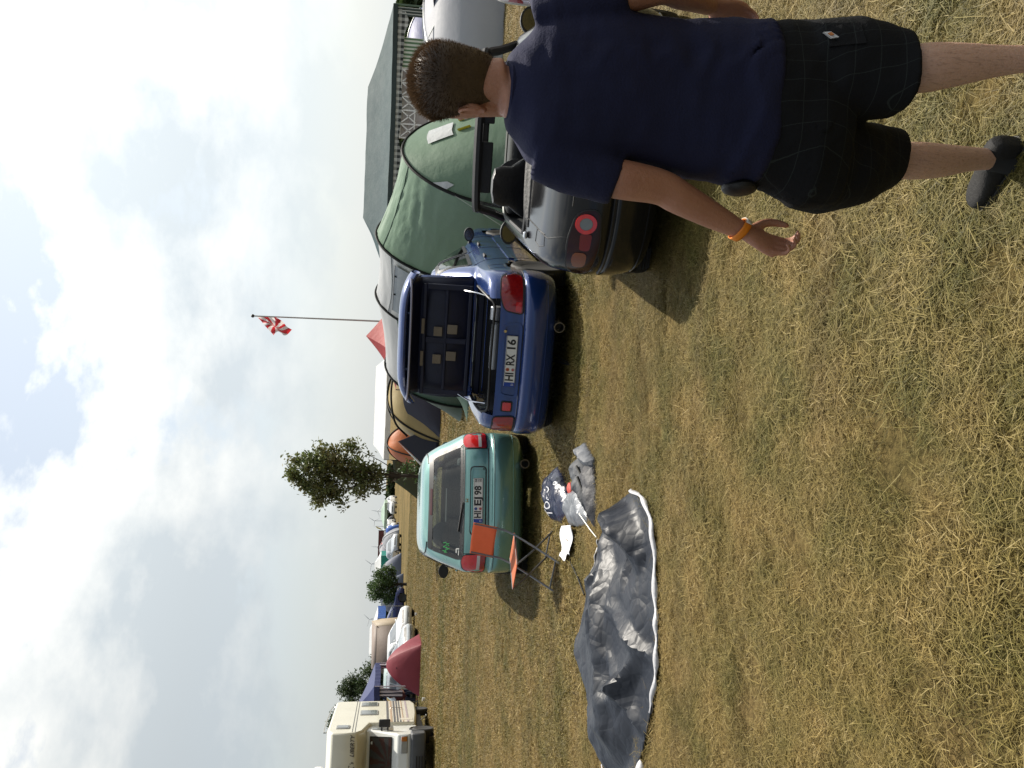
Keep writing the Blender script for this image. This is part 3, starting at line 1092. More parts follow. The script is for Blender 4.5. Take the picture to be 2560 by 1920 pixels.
def green_hatchback():
    a = R(-11)
    root = empty('green_hatchback', (-1.36, 9.85, 0), -a, 'metallic green hatchback car with its tailgate shut, orange folding chair behind it', 'car')
    rows = [(.17, .16, 4.0, .74, .40, .5), (.22, .06, 4.1, .80, .45, .6), (.30, .02, 4.16, .83, .48, .6), (.38, .0, 4.18, .84, .5, .6), (.47, -.005, 4.17, .845, .5, .6), (.535, .02, 4.15, .845, .48, .6),
            (.56, .055, 4.13, .843, .46, .6), (.60, .075, 4.1, .843, .44, .6), (.70, .095, 4.0, .845, .42, .6), (.80, .135, 3.6, .838, .40, .6), (.87, .18, 3.25, .82, .38, .7), (.92, .235, 3.05, .80, .38, .6),
            (1.0, .32, 2.88, .765, .38, .5), (1.12, .45, 2.62, .715, .38, .46), (1.22, .57, 2.38, .665, .40, .46), (1.285, .66, 2.22, .62, .42, .5), (1.325, .74, 2.08, .56, .44, .5), (1.352, .92, 1.9, .45, .3, .3), (1.362, 1.2, 1.6, .2, .1, .1)]
    c = Car(rows)
    W1, W2, wr = .80, 3.38, .285
    rw = roundpoly([(-.675, .875), (.675, .875), (.675, .93), (.555, 1.245), (-.555, 1.245), (-.675, .93)], [.03, .03, .05, .07, .07, .05])
    rwin = lambda p, n: p.y < 1.2 and inpoly(p.x, p.z, rw) and n.y < -.2
    sw1 = roundpoly([(.78, .94), (1.60, .93), (1.60, 1.26), (1.05, 1.24)], .05)
    sw2 = roundpoly([(1.67, .93), (2.86, .925), (2.36, 1.24), (1.67, 1.26)], .05)
    swin = lambda p, n: abs(p.x) > .55 and (inpoly(p.y, p.z, sw1) or inpoly(p.y, p.z, sw2)) and abs(n.x) > .3
    ws = roundpoly([(-.68, .93), (.68, .93), (.56, 1.26), (-.56, 1.26)], .06)
    wwin = lambda p, n: p.y > 2.0 and inpoly(p.x, p.z, ws) and n.y > .2
    body = c.body('body', GREEN, root, [rwin, swin, wwin, arch_hole(W1, .30, .325), arch_hole(W2, .30, .325)])
    part('rear_window', c.patch('y', rw, .004, skirt=0), GLASS, root)
    part('window_seal', c.ring('y', offpoly(rw, .012), offpoly(rw, -.035)), SEAL, body)
    part('windscreen', c.patch('f', ws, .003, skirt=0), GLASS, root)
    part('window_seal', c.ring('f', offpoly(ws, .02), offpoly(ws, -.03)), SEAL, body)
    # dark top band of the tailgate glass with the high brake lamp
    part('window_band', c.patch('y', roundpoly([(-.58, 1.212), (.58, 1.212), (.55, 1.262), (-.55, 1.262)], .04), .009), SEAL, body)
    part('high_brake_lamp', c.patch('y', roundpoly([(-.16, 1.222), (.16, 1.222), (.16, 1.246), (-.16, 1.246)], .01), .014), mat('dim_red', (.05, .004, .006), .3), root)
    for sd in (-1, 1):
        for poly in (sw1, sw2):
            part('side_window', c.patch('x', poly, .002, sd, skirt=0), GLASS, root)
            part('window_seal', c.ring('x', offpoly(poly, .014), offpoly(poly, -.022), side=sd), SEAL, body)
        part('panel_gap', c.line('x', [(1.63, .92), (1.63, .3)], side=sd), SEAL, body)
        part('panel_gap', c.line('x', [(2.88, .9), (2.92, .3)], side=sd), SEAL, body)
        part('roof_rail_strip', c.line('x', [(.7, 1.27), (1.3, 1.305), (2.2, 1.285)], .009, side=sd), SEAL, body)
        part('side_moulding', c.patch('x', [(1.15, .50), (3.0, .50), (3.0, .56), (1.15, .56)], .012, sd), TRIM, body)
        handle_box(body, (sd * .84, 1.85, .80), (.04, .16, .03), GREEN)
        mirror(root, sd * .78, 2.55, .93, sd, TRIM if sd < 0 else GREEN, 1.15, TRIM)
        wheel(root, sd * .755, W1, wr, .19, sd, spokes=9)
        wheel(root, sd * .755, W2, wr, .19, sd, spokes=9)
        LP = [(sd * x, z) for x, z in roundpoly([(.625, .615), (.82, .615), (.835, .70), (.80, .86), (.70, .885), (.635, .86)], [.02, .05, .04, .05, .03, .03])]
        part('tail_lamp', c.patch('y', LP, .010), LENS_RB, root)
        part('lamp_seal', c.ring('y', offpoly(LP, .010), offpoly(LP, -.004), .008), SEAL, body)
        part('reversing_lens', c.patch('y', [(sd * .636, .672), (sd * .80, .672), (sd * .80, .708), (sd * .636, .708)], .014), LENS_W, root)
        part('lower_lens', c.patch('y', [(sd * .632, .622), (sd * .79, .622), (sd * .80, .668), (sd * .634, .668)], .014), LENS_R, root)
        part('tailgate_gap', c.line('y', [(sd * .615, .60), (sd * .615, .865)], .005), SEAL, body)
    arch_liner(root, W1, .30, .325, .80, .55)
    arch_liner(root, W2, .30, .325, .80, .55)
    part('tailgate_gap', c.line('y', [(-.62, .592), (.62, .592)], .006), SEAL, body)
    part('bumper_crease', c.line('y', [(-.8, .525), (.8, .525)], .004), SEAL, body)
    part('bumper_ridge', c.line('y', [(-.8, .30), (.8, .30)], .007), GREEN, body)
    rc = roundpoly([(-.40, .62), (.40, .62), (.40, .80), (-.40, .80)], .045)
    part('plate_recess', c.ring('y', offpoly(rc, .004), offpoly(rc, -.010), .004), SEAL, body)
    rc2 = roundpoly([(-.375, .64), (.375, .64), (.375, .785), (-.375, .785)], .035)
    part('recess_edge', c.ring('y', offpoly(rc2, .008), offpoly(rc2, -.006), .008), GREEN, body)
    plate(root, '', (0, .082, .712), tilt=R(-10), seals=((-.098, .026, ('b', (.02, .05, .25), (.03, .08, .3))), (-.098, -.026, ('s2', (.5, .25, .25), (.45, .06, .06)))),
          season=('04', '10'), layout=(('HI', -.165, .078), ('EJ', -.012, .098), ('98', .115, .105)))
    b = MB()
    for x0 in (-.016, .016):
        b.box((x0, .150, .835), (.007, .012, .042))
    b.box((0, .150, .835), (.03, .012, .007))
    part('tailgate_badge', b, CHROME, root)
    b = MB()
    b.lathe([(.008, -.02), (.008, .02)], (.37, .085, .652), 'y', 10)
    part('lock', b, TRIM, root)
    b = MB()
    b.lathe([(.045, -.07), (.053, -.07), (.053, .2), (.045, .2)], (.43, .05, .175), 'y', 20, False)
    part('exhaust_pipe', b, STEEL, root)
    b = MB()
    b.lathe([(.044, .05), (.044, .06)], (.43, .05, .175), 'y', 20)
    part('exhaust_bore', b, SEAL, root)
    # stickers inside the glass, wiper and parcel shelf
    b = MB()
    for i, (x, z, w_, h_) in enumerate(((-.585, .94, .05, .012), (-.56, .925, .012, .04), (-.60, .915, .07, .01))):
        q, d = c.hit('y', (x, z))
        b.box(q + Vector((0, -.008, 0)), (w_, .004, h_), Matrix.Rotation(R(-35), 3, 'X'))
    part('white_sticker', b, WHITEP, root)
    b = MB()
    for i in range(9):
        x, z = -.60 + .014 * i, 1.05 + .02 * math.sin(i * 1.7)
        q, d = c.hit('y', (x, z))
        b.box(q + Vector((0, -.008, 0)), (.010, .004, .05), Matrix.Rotation(R(-35), 3, 'X') @ Matrix.Rotation(.4 * math.sin(i * 2.3), 3, 'Y'))
    part('green_sticker', b, mat('green_sticker', (.03, .32, .07), .5), root)
    b = MB()
    q0, d = c.hit('y', (-.02, .885))
    q1, d = c.hit('y', (-.36, .93))
    b.tube([q0 + Vector((0, -.02, 0)), q1 + Vector((0, -.02, 0))], .008, 6)
    part('rear_wiper', b, TRIM, root)
    b = MB()
    b.box((0, 1.9, .30), (1.3, 2.2, .04))
    b.box((0, 2.95, .78), (1.36, .35, .22))
    b.box((0, .62, .84), (1.24, .45, .02))
    part('cabin_floor', b, DARKIN, root)
    for sd in (-1, 1):
        seat(root, sd * .36, 2.05, SEATC, h=.38)
        b = MB()
        b.box((sd * .33, 1.02, .84), (.34, .13, .28), Matrix.Rotation(R(16), 3, 'X'))
        part('rear_headrest', b, SEATC, root, bevel=.06)
    b = MB()
    b.box((0, 1.12, .64), (1.2, .14, .5), Matrix.Rotation(R(16), 3, 'X'))
    part('rear_bench', b, SEATC, root, bevel=.05)
    b = MB()
    b.lathe([(.16, -.012), (.185, -.012), (.185, .012), (.16, .012)], (-.36, 2.62, .93), 'y', 20)
    part('steering_wheel', b, TRIM, root)
    return root

# ---- black roadster ----------------------------------------------------------------------
BLACKP = mat('black_paint', (.010, .010, .011), .14, .0, c2=(.008, .008, .009), coat=.0, scale=3, dirt=.04, spec=.38)

def black_roadster():
    a = R(17)
    root = empty('black_roadster', (1.42, 4.88, 0), -a, 'black open roadster with round red tail lamp, parked in front of the walking man', 'car')
    rows = [(.18, .14, 3.6, .70, .42, .5), (.22, .06, 3.75, .77, .48, .6), (.30, .02, 3.85, .815, .54, .7), (.40, .0, 3.92, .835, .58, .7), (.455, .0, 3.92, .838, .58, .7), (.475, .018, 3.9, .838, .58, .7),
            (.49, .022, 3.9, .838, .58, .7), (.52, .005, 3.88, .84, .58, .7), (.60, .015, 3.8, .838, .58, .7), (.70, .055, 3.6, .825, .56, .7), (.77, .10, 3.3, .81, .54, .7), (.815, .18, 3.0, .79, .52, .7), (.845, .34, 2.75, .765, .46, .6),
            (.862, .60, 2.55, .735, .36, .5), (.872, .86, 2.40, .70, .22, .4), (.875, .95, 2.33, .665, .15, .3)]
    c = Car(rows)
    c.f = c.f[:-1]              # cockpit stays open
    W1, W2, wr = .80, 3.02, .285
    body = c.body('body', BLACKP, root, [arch_hole(W1, .29, .315), arch_hole(W2, .29, .315)])
    arch_liner(root, W1, .29, .315, .79, .52)
    arch_liner(root, W2, .29, .315, .79, .52)
    for sd in (-1, 1):
        wheel(root, sd * .735, W1, wr, .195, sd, spokes=5)
        wheel(root, sd * .735, W2, wr, .195, sd, spokes=5)
        mirror(root, sd * (.70 if sd < 0 else .78), 2.18, .83 if sd < 0 else .79, sd, TRIM, 1.2)
        part('door_gap', c.line('x', [(1.12, .86), (1.16, .6), (1.2, .3)], side=sd), SEAL, body)
        part('door_gap', c.line('x', [(2.2, .86), (2.18, .3)], side=sd), SEAL, body)
        # lamp cluster: dark oval housing, amber corner, red ring with clear centre
        LP = [(sd * x, z) for x, z in roundpoly([(.375, .575), (.60, .545), (.80, .56), (.825, .63), (.76, .71), (.58, .735), (.40, .70)], .06)]
        part('tail_lamp', c.patch('y', LP, .010, step=.03), LENS_D, root)
        part('lamp_seal', c.ring('y', offpoly(LP, .008), offpoly(LP, -.004), .008), SEAL, body)
        part('amber_lens', c.patch('y', [(sd * x, z) for x, z in roundpoly([(.655, .61), (.75, .60), (.765, .66), (.72, .69), (.655, .69)], .03)], .014, step=.03), LENS_OD, root)
        part('brake_lens', c.patch('y', [(sd * x, z) for x, z in roundpoly([(.53, .60), (.64, .60), (.64, .66), (.53, .67)], .02)], .014, step=.03), LENS_RD, root)
        cc = Vector((sd * .47, .645))
        h, d = c.hit('y', cc)
        def circ(r_):
            return [(cc.x + r_ * math.cos(2 * math.pi * k / 24), cc.y + r_ * math.sin(2 * math.pi * k / 24)) for k in range(24)]
        part('red_ring', c.ring('y', circ(.062), circ(.038), .020), LENS_RB, root)
        part('ring_centre', c.patch('y', circ(.037), .018, step=.02), mat('grey_lens', (.16, .18, .18), .2, coat=1), root)
        # boot lid gap and flap
        part('boot_gap', c.line('z', [(sd * .56, .12), (sd * .60, .30), (sd * .56, .62), (sd * .54, .88)], .0045), SEAL, body)
    part('boot_gap', c.line('y', [(-.37, .73), (.37, .73)], .004), SEAL, body)
    part('filler_flap', c.line('z', [(-.66, .38), (-.58, .36), (-.57, .56), (-.66, .60), (-.68, .50), (-.66, .38)], .003), SEAL, body)
    part('bumper_groove', c.line('y', [(-.80, .482), (.80, .482)], .012), TRIM, body)
    part('lower_lip', c.line('y', [(-.78, .26), (.78, .26)], .008), BLACKP, body)
    t = put('maker_lettering', text_mesh('MAZDA', .075, mat('grey_letter', (.5, .5, .52), .3, .6), .002, .001), root)
    t.location = (-.02, .008, .695)
    t.rotation_euler.x = R(76)
    t.scale.x = 1.7
    b = MB()
    b.box((0, .045, .60), (.30, .03, .14))
    part('plate_recess', b, TRIM, root, bevel=.02)
    b = MB()
    b.lathe([(.04, -.05), (.048, -.05), (.048, .25), (.04, .25)], (.45, .06, .2), 'y', 18, False)
    part('exhaust_pipe', b, STEEL, root)
    # cockpit rim, tub, folded hood, seats
    rim = c.rings[-1]
    b = MB()
    b.tube([Vector(p) for p in rim] + [Vector(rim[0])], .018, 6)
    part('cockpit_rim', b, SEAL, root)
    b = MB()
    b.loft([[(x * 1.02, y, .86) for x, y, z in rim], [(x * .95, .97 + (y - .97) * .97, .35) for x, y, z in rim]], True, False, True)
    part('cockpit_tub', b, DARKIN, root)
    def hood(u, v):
        s_ = u * 2 - 1
        return (s_ * .60, .86 + .22 * v, .872 + .03 * math.sin(math.pi * v) * (1 - s_ ** 4) + .006 * math.sin(v * 22))
    b = MB()
    b.grid(hood, 20, 14)
    part('folded_hood', b, mat('black_vinyl', (.02, .02, .021), .6, bump=.4), root, thick=.02)
    LEATHER = mat('black_leather', (.016, .016, .018), .42, bump=.25)
    for sd in (-1, 1):
        b = MB()
        x0 = sd * .36
        rings = []
        for z, hw, y0 in ((.45, .22, 1.42), (.70, .23, 1.36), (.86, .22, 1.31), (.93, .175, 1.28), (.97, .145, 1.265), (1.04, .145, 1.25), (1.09, .125, 1.24), (1.105, .06, 1.235)):
            rings.append([(x0 + hw * math.copysign(abs(math.cos(q)) ** .6, math.cos(q)), y0 + .06 * math.copysign(abs(math.sin(q)) ** .7, math.sin(q)), z) for q in [2 * math.pi * k / 20 for k in range(20)]])
        b.loft(rings)
        part('seat_back', b, LEATHER, root)
        b = MB()
        b.box((x0, 1.62, .42), (.44, .5, .16))
        part('seat_base', b, LEATHER, root, bevel=.05)
    b = MB()
    b.box((0, 2.2, .78), (1.3, .26, .2))
    part('dashboard', b, DARKIN, root, bevel=.06)
    b = MB()
    b.lathe([(.15, -.012), (.175, -.012), (.175, .012), (.15, .012)], (-.36, 2.0, .82), 'y', 22)
    part('steering_wheel', b, TRIM, root)
    # windscreen frame
    fr = [(-.71, 2.44, .85), (-.64, 2.20, 1.00), (-.60, 2.03, 1.11), (-.545, 1.975, 1.145), (0, 1.95, 1.16), (.545, 1.975, 1.145), (.60, 2.03, 1.11), (.64, 2.20, 1.00), (.71, 2.44, .85)]
    b = MB()
    b.tube([Vector(q) for q in cr(fr, 5)], .036, 8)
    part('windscreen_frame', b, TRIM, root)
    b = MB()
    def wsf(u, v):
        s_ = u * 2 - 1
        k = .69 - .15 * v
        return (s_ * k, 2.46 - .46 * v - .02 * s_ * s_, .86 + .29 * v)
    b.grid(wsf, 8, 4)
    part('windscreen', b, glass('screen_glass', (.9, .95, .93), dark=.08), root)
    for sd in (-1, 1):
        b = MB()
        b.box((sd * .27, 1.965, 1.085), (.40, .02, .10))
        part('sun_visor', b, DARKIN, root, bevel=.03)
    b = MB()
    b.box((0, 2.0, 1.10), (.20, .03, .055))
    part('rear_view_mirror', b, TRIM, root, bevel=.02)
    b = MB()
    b.box((-.655, .88, .885), (.05, .05, .03))
    part('hood_latch', b, CHROME, root, bevel=.01)
    return root

blue_saloon()
green_hatchback()
black_roadster()
# ------------------------------------------------------------------ tents
def fabric(name, c, c2=None, rough=.55, transl=.25, bump=.35, bscale=9.0, scale=1.5, spec=.4):
    return mat(name, c, rough, c2=c2, scale=scale, bump=bump, bscale=bscale, transl=transl, spec=spec)

POLE_BLACK = mat('pole_black', (.008, .009, .008), .65, spec=.2)
POLE_STEEL = mat('pole_steel', (.35, .36, .36), .4, .7)
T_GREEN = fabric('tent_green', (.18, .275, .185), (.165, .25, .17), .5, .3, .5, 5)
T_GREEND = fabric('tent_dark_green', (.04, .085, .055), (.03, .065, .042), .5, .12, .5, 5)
T_GREY = fabric('tent_grey', (.52, .53, .53), (.48, .49, .50), .5, .35, .3, 5)
T_GREYW = fabric('tent_window_grey', (.24, .27, .29), (.21, .24, .26), .35, .2, .2, 5)

def arch(c, ax, cx, w_, h_, t, e=1.85):
    """point on a hoop: c foot centre, cx across, t 0..1 from the near foot over the top"""
    a = math.pi * t
    xx = -math.copysign(abs(math.cos(a)) ** (2 / e), math.cos(a)) * w_
    zz = abs(math.sin(a)) ** (2 / e) * h_
    return Vector((c[0] + cx.x * xx, c[1] + cx.y * xx, zz))

def tunnel_tent():
    hoops = [((3.63, 13.55), 1.30, 1.69), ((2.71, 16.0), 1.32, 2.10), ((1.86, 18.5), 1.32, 2.12), ((.40, 20.9), 1.30, 1.88)]
    root = empty('tunnel_tent', (2.2, 17.5, 0), 0, 'long green and grey tunnel tent with black hoop poles behind the blue and black cars', 'tent')
    org = Vector(root.location)
    axv, cxv = [], []
    for i in range(4):
        a0, a1 = hoops[max(i - 1, 0)][0], hoops[min(i + 1, 3)][0]
        d = Vector((a1[0] - a0[0], a1[1] - a0[1], 0)).normalized()
        axv.append(d)
        cxv.append(Vector((.75, .66, 0)).normalized())
    def hp(i, t, grow=0.0):
        c_, w_, h_ = hoops[i]
        return arch(c_, axv[i], cxv[i], w_ + grow, h_ + grow, t) - org
    cols = [T_GREEN, T_GREY, T_GREY]
    names = ['green_panel', 'grey_panel', 'grey_panel']
    for i in range(3):
        def fn(u, v):
            A, B = hp(i, v), hp(i + 1, v)
            p = A.lerp(B, u)
            sag = math.sin(math.pi * u) * (.035 + .02 * math.sin(math.pi * v))
            ctr = Vector(((hoops[i][0][0] * (1 - u) + hoops[i + 1][0][0] * u), (hoops[i][0][1] * (1 - u) + hoops[i + 1][0][1] * u), .5)) - org
            d = (p - ctr)
            d.normalize()
            wr = .014 * fbm((p.x * 1.2 + u * 3, v * 26, i * 7.3), 1.0, 4) * math.sin(math.pi * v) ** .5
            if i == 0:
                k_ = math.exp(-((v - .36) / .12) ** 2)
                wr += k_ * .022 * (1 - 2 * abs(mnoise.noise(Vector((v * 85 + u * 5, u * 2.2, 1.7))))) * math.sin(math.pi * u) ** .6
            q = p - d * sag + d * wr
            q.z = max(q.z, .02)
            return q
        b = MB()
        if i < 2:
            b.grid(fn, 40, 110)
        else:
            b.grid(lambda u, v: fn(u, .30 + .70 * v), 26, 48)
        part(names[i], b, cols[i], root, ang=80)
        if i < 2:
            b = MB()
            b.tube([fn(k / 30, .40 if i == 0 else .345) + Vector((-.004, -.006, .004)) for k in range(31)], .007, 5)
            part('seam', b, T_GREEND if i == 0 else T_GREYW, root)
        if i == 2:
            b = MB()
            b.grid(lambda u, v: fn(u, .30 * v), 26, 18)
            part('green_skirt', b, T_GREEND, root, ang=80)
    for i in range(4):
        b = MB()
        b.tube([hp(i, k / 48, .02) for k in range(49)], .026, 8)
        part('hoop_pole', b, POLE_BLACK, root)
    # grey door panel let into the side between the second and third hoop
    def door(u, v):
        t = .02 + .30 * v
        uu = .10 + .78 * u
        A, B = hp(1, t, .008), hp(2, t, .008)
        p = A.lerp(B, uu)
        d = -cxv[1]
        return p - d * (.035 * math.sin(math.pi * uu)) + d * .03
    b = MB()
    b.grid(door, 12, 16)
    dr = part('side_door', b, T_GREYW, root, ang=80)
    b = MB()
    b.tube([door(k / 12, 1.0) for k in range(13)], .008, 5)
    part('door_zip', b, mat('zip_grey', (.16, .17, .19), .6), dr)
    for uu in (.22, .62):
        b = MB()
        b.box(door(uu, .97), (.03, .02, .06))
        part('toggle', b, POLE_BLACK, dr)
    # front porch: slopes from the first hoop to the ground, with clear window and yellow straps
    d0 = axv[0]
    def porch(u, v):
        A = hp(0, v)
        x = (v * 2 - 1)
        w_, h_ = hoops[0][1], hoops[0][2]
        end = Vector((hoops[0][0][0], hoops[0][0][1], 0)) - d0 * (.25 + .95 * (1 - x * x) ** .6) + cxv[0] * (x * w_ * .98) - org
        p = A.lerp(end, u)
        p.z = A.z * (1 - u) ** 1.15 + .02
        p += -d0 * .10 * math.sin(math.pi * u) * math.sin(math.pi * v)
        p += Vector((0, 0, 1)) * .012 * fbm((u * 6, v * 18, 3.1), 1, 3)
        return p
    b = MB()
    b.grid(porch, 20, 48)
    pr = part('porch', b, T_GREEN, root, ang=80)
    b = MB()
    b.grid(lambda u, v: porch(.20 + .20 * u, .46 + .11 * v) - d0 * .02 + Vector((0, 0, .012)), 6, 6)
    part('porch_window', b, mat('clear_film', (.5, .51, .5), .15, bump=.8, bscale=6), pr)
    for uu, vv in ((.44, .48), (.44, .57)):
        b = MB()
        q = porch(uu, vv) - d0 * .025
        q2 = porch(uu + .10, vv) - d0 * .025
        b.tube([q, q2], .03, 6, flat=.3)
        part('yellow_strap', b, mat('yellow_webbing', (.62, .52, .03), .6), pr)
    b = MB()
    b.grid(lambda u, v: porch(.01 + .09 * u, .215 + .05 * v * (1 - .5 * u)) - d0 * .022 + Vector((0, 0, .012)), 5, 5)
    part('reflective_tab', b, mat('clear_film', (.5, .51, .5)), pr)
    # back end, dark green, falling quickly to the ground
    d3 = axv[3]
    def tail(u, v):
        A = hp(3, v)
        x = v * 2 - 1
        end = Vector((hoops[3][0][0], hoops[3][0][1], 0)) + d3 * (.2 + 1.5 * (1 - x * x) ** .5) + cxv[3] * (x * hoops[3][1] * 1.05) - org
        p = A.lerp(end, u)
        p.z = A.z * (1 - u) + .02
        return p + d3 * .01 * fbm((u * 5, v * 22, 9.0), 1, 3)
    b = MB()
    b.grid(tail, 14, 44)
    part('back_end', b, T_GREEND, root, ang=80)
    # dark green mud wall along the near foot of the last bay and guy lines
    b = MB()
    def flap(u, v):
        A = hp(2, .0).lerp(hp(3, .0), .35 + .5 * u)
        B = A - cxv[3] * (.55 + .3 * u) - Vector((0, 0, 0))
        p = A.lerp(B, v)
        p.z = 1.1 * (1 - u) ** .9 * (1 - v) + .015
        return p + Vector((0, 0, 1)) * .02 * fbm((u * 7, v * 3, 2.2), 1, 3) * (1 - v)
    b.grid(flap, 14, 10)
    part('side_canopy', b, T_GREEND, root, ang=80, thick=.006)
    for i, t in ((0, .22), (1, .2), (2, .2)):
        A = hp(i, t)
        B = A - cxv[i] * 1.0
        B.z = .01
        b = MB()
        b.tube([A, B], .0035, 4)
        part('guy_line', b, mat('guy_cord', (.45, .45, .4), .7), root)
    return root

def dome_tent(name, label, ctr, w_, d_, h_, rz, panels, poles=POLE_BLACK, ex=2.4, pw=.55, group=None, seg=22, poleR=.014, cat='tent'):
    """dome on a rectangular base; four fabric quarters between two crossing poles"""
    root = empty(name, (ctr[0], ctr[1], 0), rz, label, cat, group)
    def P(s, t):
        z = h_ * max((1 - abs(s) ** ex) * (1 - abs(t) ** ex), 0) ** pw
        return Vector((s * w_ / 2, t * d_ / 2, z + .015))
    for q, (m_, ) in enumerate([(p,) for p in panels]):
        a0 = -math.pi * .75 + q * math.pi / 2        # 0 front (-y), 1 right, 2 back, 3 left
        def fn(u, v):
            # radial from the centre to the edge of this quarter
            e0 = {0: (-1, -1), 1: (1, -1), 2: (1, 1), 3: (-1, 1)}[q]
            e1 = {0: (1, -1), 1: (1, 1), 2: (-1, 1), 3: (-1, -1)}[q]
            ex_, ey_ = e0[0] + (e1[0] - e0[0]) * v, e0[1] + (e1[1] - e0[1]) * v
            r_ = math.sin(u * math.pi / 2)
            p = P(ex_ * r_, ey_ * r_)
            sag = math.sin(math.pi * v) * math.sin(math.pi * u) * .04
            wr = .012 * fbm((p.x * 2 + q * 5, p.y * 2, p.z * 3), 1, 3) * math.sin(math.pi * v)
            return p * (1 - sag) + Vector((wr, wr, 0))
        b = MB()
        b.grid(fn, seg, seg)
        part('fabric_panel', b, m_, root, ang=80)
    if poles:
        for sg in (-1, 1):
            b = MB()
            pts = []
            for k in range(41):
                s_ = math.sin((k / 40 * 2 - 1) * math.pi / 2)
                p = P(s_, s_ * sg)
                pts.append(p * 1.008 + Vector((0, 0, .008)))
            b.tube(pts, poleR, 6)
            part('tent_pole', b, poles, root)
    return root

def gazebo(name, label, x0, x1, y0, y1, ze, zr, ridge, m_roof, m_val, m_pole, rz=0.0, loc=None, val=.14, legs=True, cat='gazebo'):
    """hip roofed party tent; corner posts, valance band; coordinates are world metres"""
    cx_, cy_ = (x0 + x1) / 2, (y0 + y1) / 2
    root = empty(name, (cx_, cy_, 0), rz, label, cat)
    x0, x1, y0, y1 = x0 - cx_, x1 - cx_, y0 - cy_, y1 - cy_
    r0, r1 = ridge[0] - cx_, ridge[1] - cx_
    c = [Vector((x0, y0, ze)), Vector((x1, y0, ze)), Vector((x1, y1, ze)), Vector((x0, y1, ze))]
    a, b_ = Vector((r0, 0, zr)), Vector((r1, 0, zr))
    for A, B, C, D in ((c[0], c[1], b_, a), (c[2], c[3], a, b_), (c[1], c[2], b_, b_), (c[3], c[0], a, a)):
        def fn(u, v):
            p = A.lerp(B, u).lerp(D.lerp(C, u), v)
            p.z -= .05 * math.sin(math.pi * v) + .03 * math.sin(math.pi * u) * (1 - v)
            p.z += .015 * fbm((p.x * 1.5, p.y * 1.5, 4.0), 1, 3)
            return p
        q = MB()
        q.grid(fn, 24, 12)
        part('roof_panel', q, m_roof, root, ang=80)
    for A, B in ((c[0], c[1]), (c[1], c[2]), (c[2], c[3]), (c[3], c[0])):
        q = MB()
        nrm = Vector(((B - A).y, -(B - A).x, 0)).normalized()
        q.grid(lambda u, v: A.lerp(B, u) - Vector((0, 0, .03 * math.sin(math.pi * u) + val * v)) + nrm * (.012 + .01 * math.sin(u * 40)), 40, 2)
        part('valance', q, m_val, root, ang=80)
    if legs:
        for p in c:
            q = MB()
            q.tube([(p.x, p.y, .0), (p.x, p.y, ze - .02)], .022, 8)
            part('post', q, m_pole, root)
    return root

def gingham(name, a, b_, s):
    if name in MATS:
        return MATS[name]
    m = bpy.data.materials.new(name)
    m.use_nodes = True
    t = NT(m.node_tree)
    bs = m.node_tree.nodes['Principled BSDF']
    oc = t.n('ShaderNodeTexCoord').outputs['Object']
    sp = t.n('ShaderNodeSeparateXYZ', ins={0: oc})
    fx = t.math('GREATER_THAN', t.math('FRACT', t.math('MULTIPLY', sp.outputs[0], s)), .5)
    fz = t.math('GREATER_THAN', t.math('FRACT', t.math('MULTIPLY', sp.outputs[2], s)), .5)
    f_ = t.math('MULTIPLY', t.math('ADD', fx, fz), .5)
    m.node_tree.links.new(t.mix(f_, a, b_), bs.inputs['Base Color'])
    bs.inputs['Roughness'].default_value = .8
    MATS[name] = m
    return m

def stripes(name, a, b_, s, axis=0, duty=.5):
    if name in MATS:
        return MATS[name]
    m = bpy.data.materials.new(name)
    m.use_nodes = True
    t = NT(m.node_tree)
    bs = m.node_tree.nodes['Principled BSDF']
    oc = t.n('ShaderNodeTexCoord').outputs['Object']
    sp = t.n('ShaderNodeSeparateXYZ', ins={0: oc})
    fx = t.math('GREATER_THAN', t.math('FRACT', t.math('MULTIPLY', sp.outputs[axis], s)), duty)
    m.node_tree.links.new(t.mix(fx, a, b_), bs.inputs['Base Color'])
    bs.inputs['Roughness'].default_value = .7
    MATS[name] = m
    return m

tunnel_tent()

# big teal party tent behind the green tent
TEAL = fabric('teal_canopy', (.032, .058, .066), (.045, .075, .08), .7, .06, .35, 9, spec=.12)
TEALD = fabric('teal_band', (.028, .045, .045), None, .6, .05, .2)
GPOLE = mat('green_pole', (.10, .16, .11), .5)
gz = gazebo('party_tent', 'large teal roofed party tent with checked valance behind the green tent', 2.75, 8.72, 20.0, 23.0, 1.99, 2.56, (4.0, 7.25), TEAL, TEALD, GPOLE, val=.11)
gx, gy = (2.75 + 8.72) / 2, 21.5
GING = gingham('gingham', (.03, .035, .035), (.55, .57, .55), 7.0)
b = MB()
def ging(u, v):
    x = 2.8 + 5.87 * u - gx
    drop = .12 + .05 * abs(math.sin(u * 13)) + .14 * math.exp(-((u - .95) / .035) ** 2) + .12 * math.exp(-((u - .40) / .03) ** 2)
    return (x, -1.44 + .02 * math.sin(u * 120), 1.88 - drop * v)
b.grid(ging, 120, 4)
part('checked_valance', b, GING, gz, ang=80)
def curtain(name, u0, u1, y, z0, z1, m_, amp=.03, fq=30):
    q = MB()
    q.grid(lambda u, v: (u0 + (u1 - u0) * u - gx, y - gy + amp * math.sin(u * fq), z0 + (z1 - z0) * v), 40, 4)
    return part(name, q, m_, gz, ang=80)
curtain('striped_curtain', 7.3, 8.02, 20.12, .05, 1.84, stripes('green_stripes', (.62, .66, .58), (.10, .19, .10), 11.0), .01, 20)
curtain('gathered_curtain', 8.48, 8.68, 20.05, .05, 1.9, stripes('grey_stripes', (.5, .52, .5), (.10, .13, .12), 14.0), .03, 18)
curtain('checked_curtain', 4.55, 5.35, 20.15, 1.45, 1.8, GING, .04, 40)
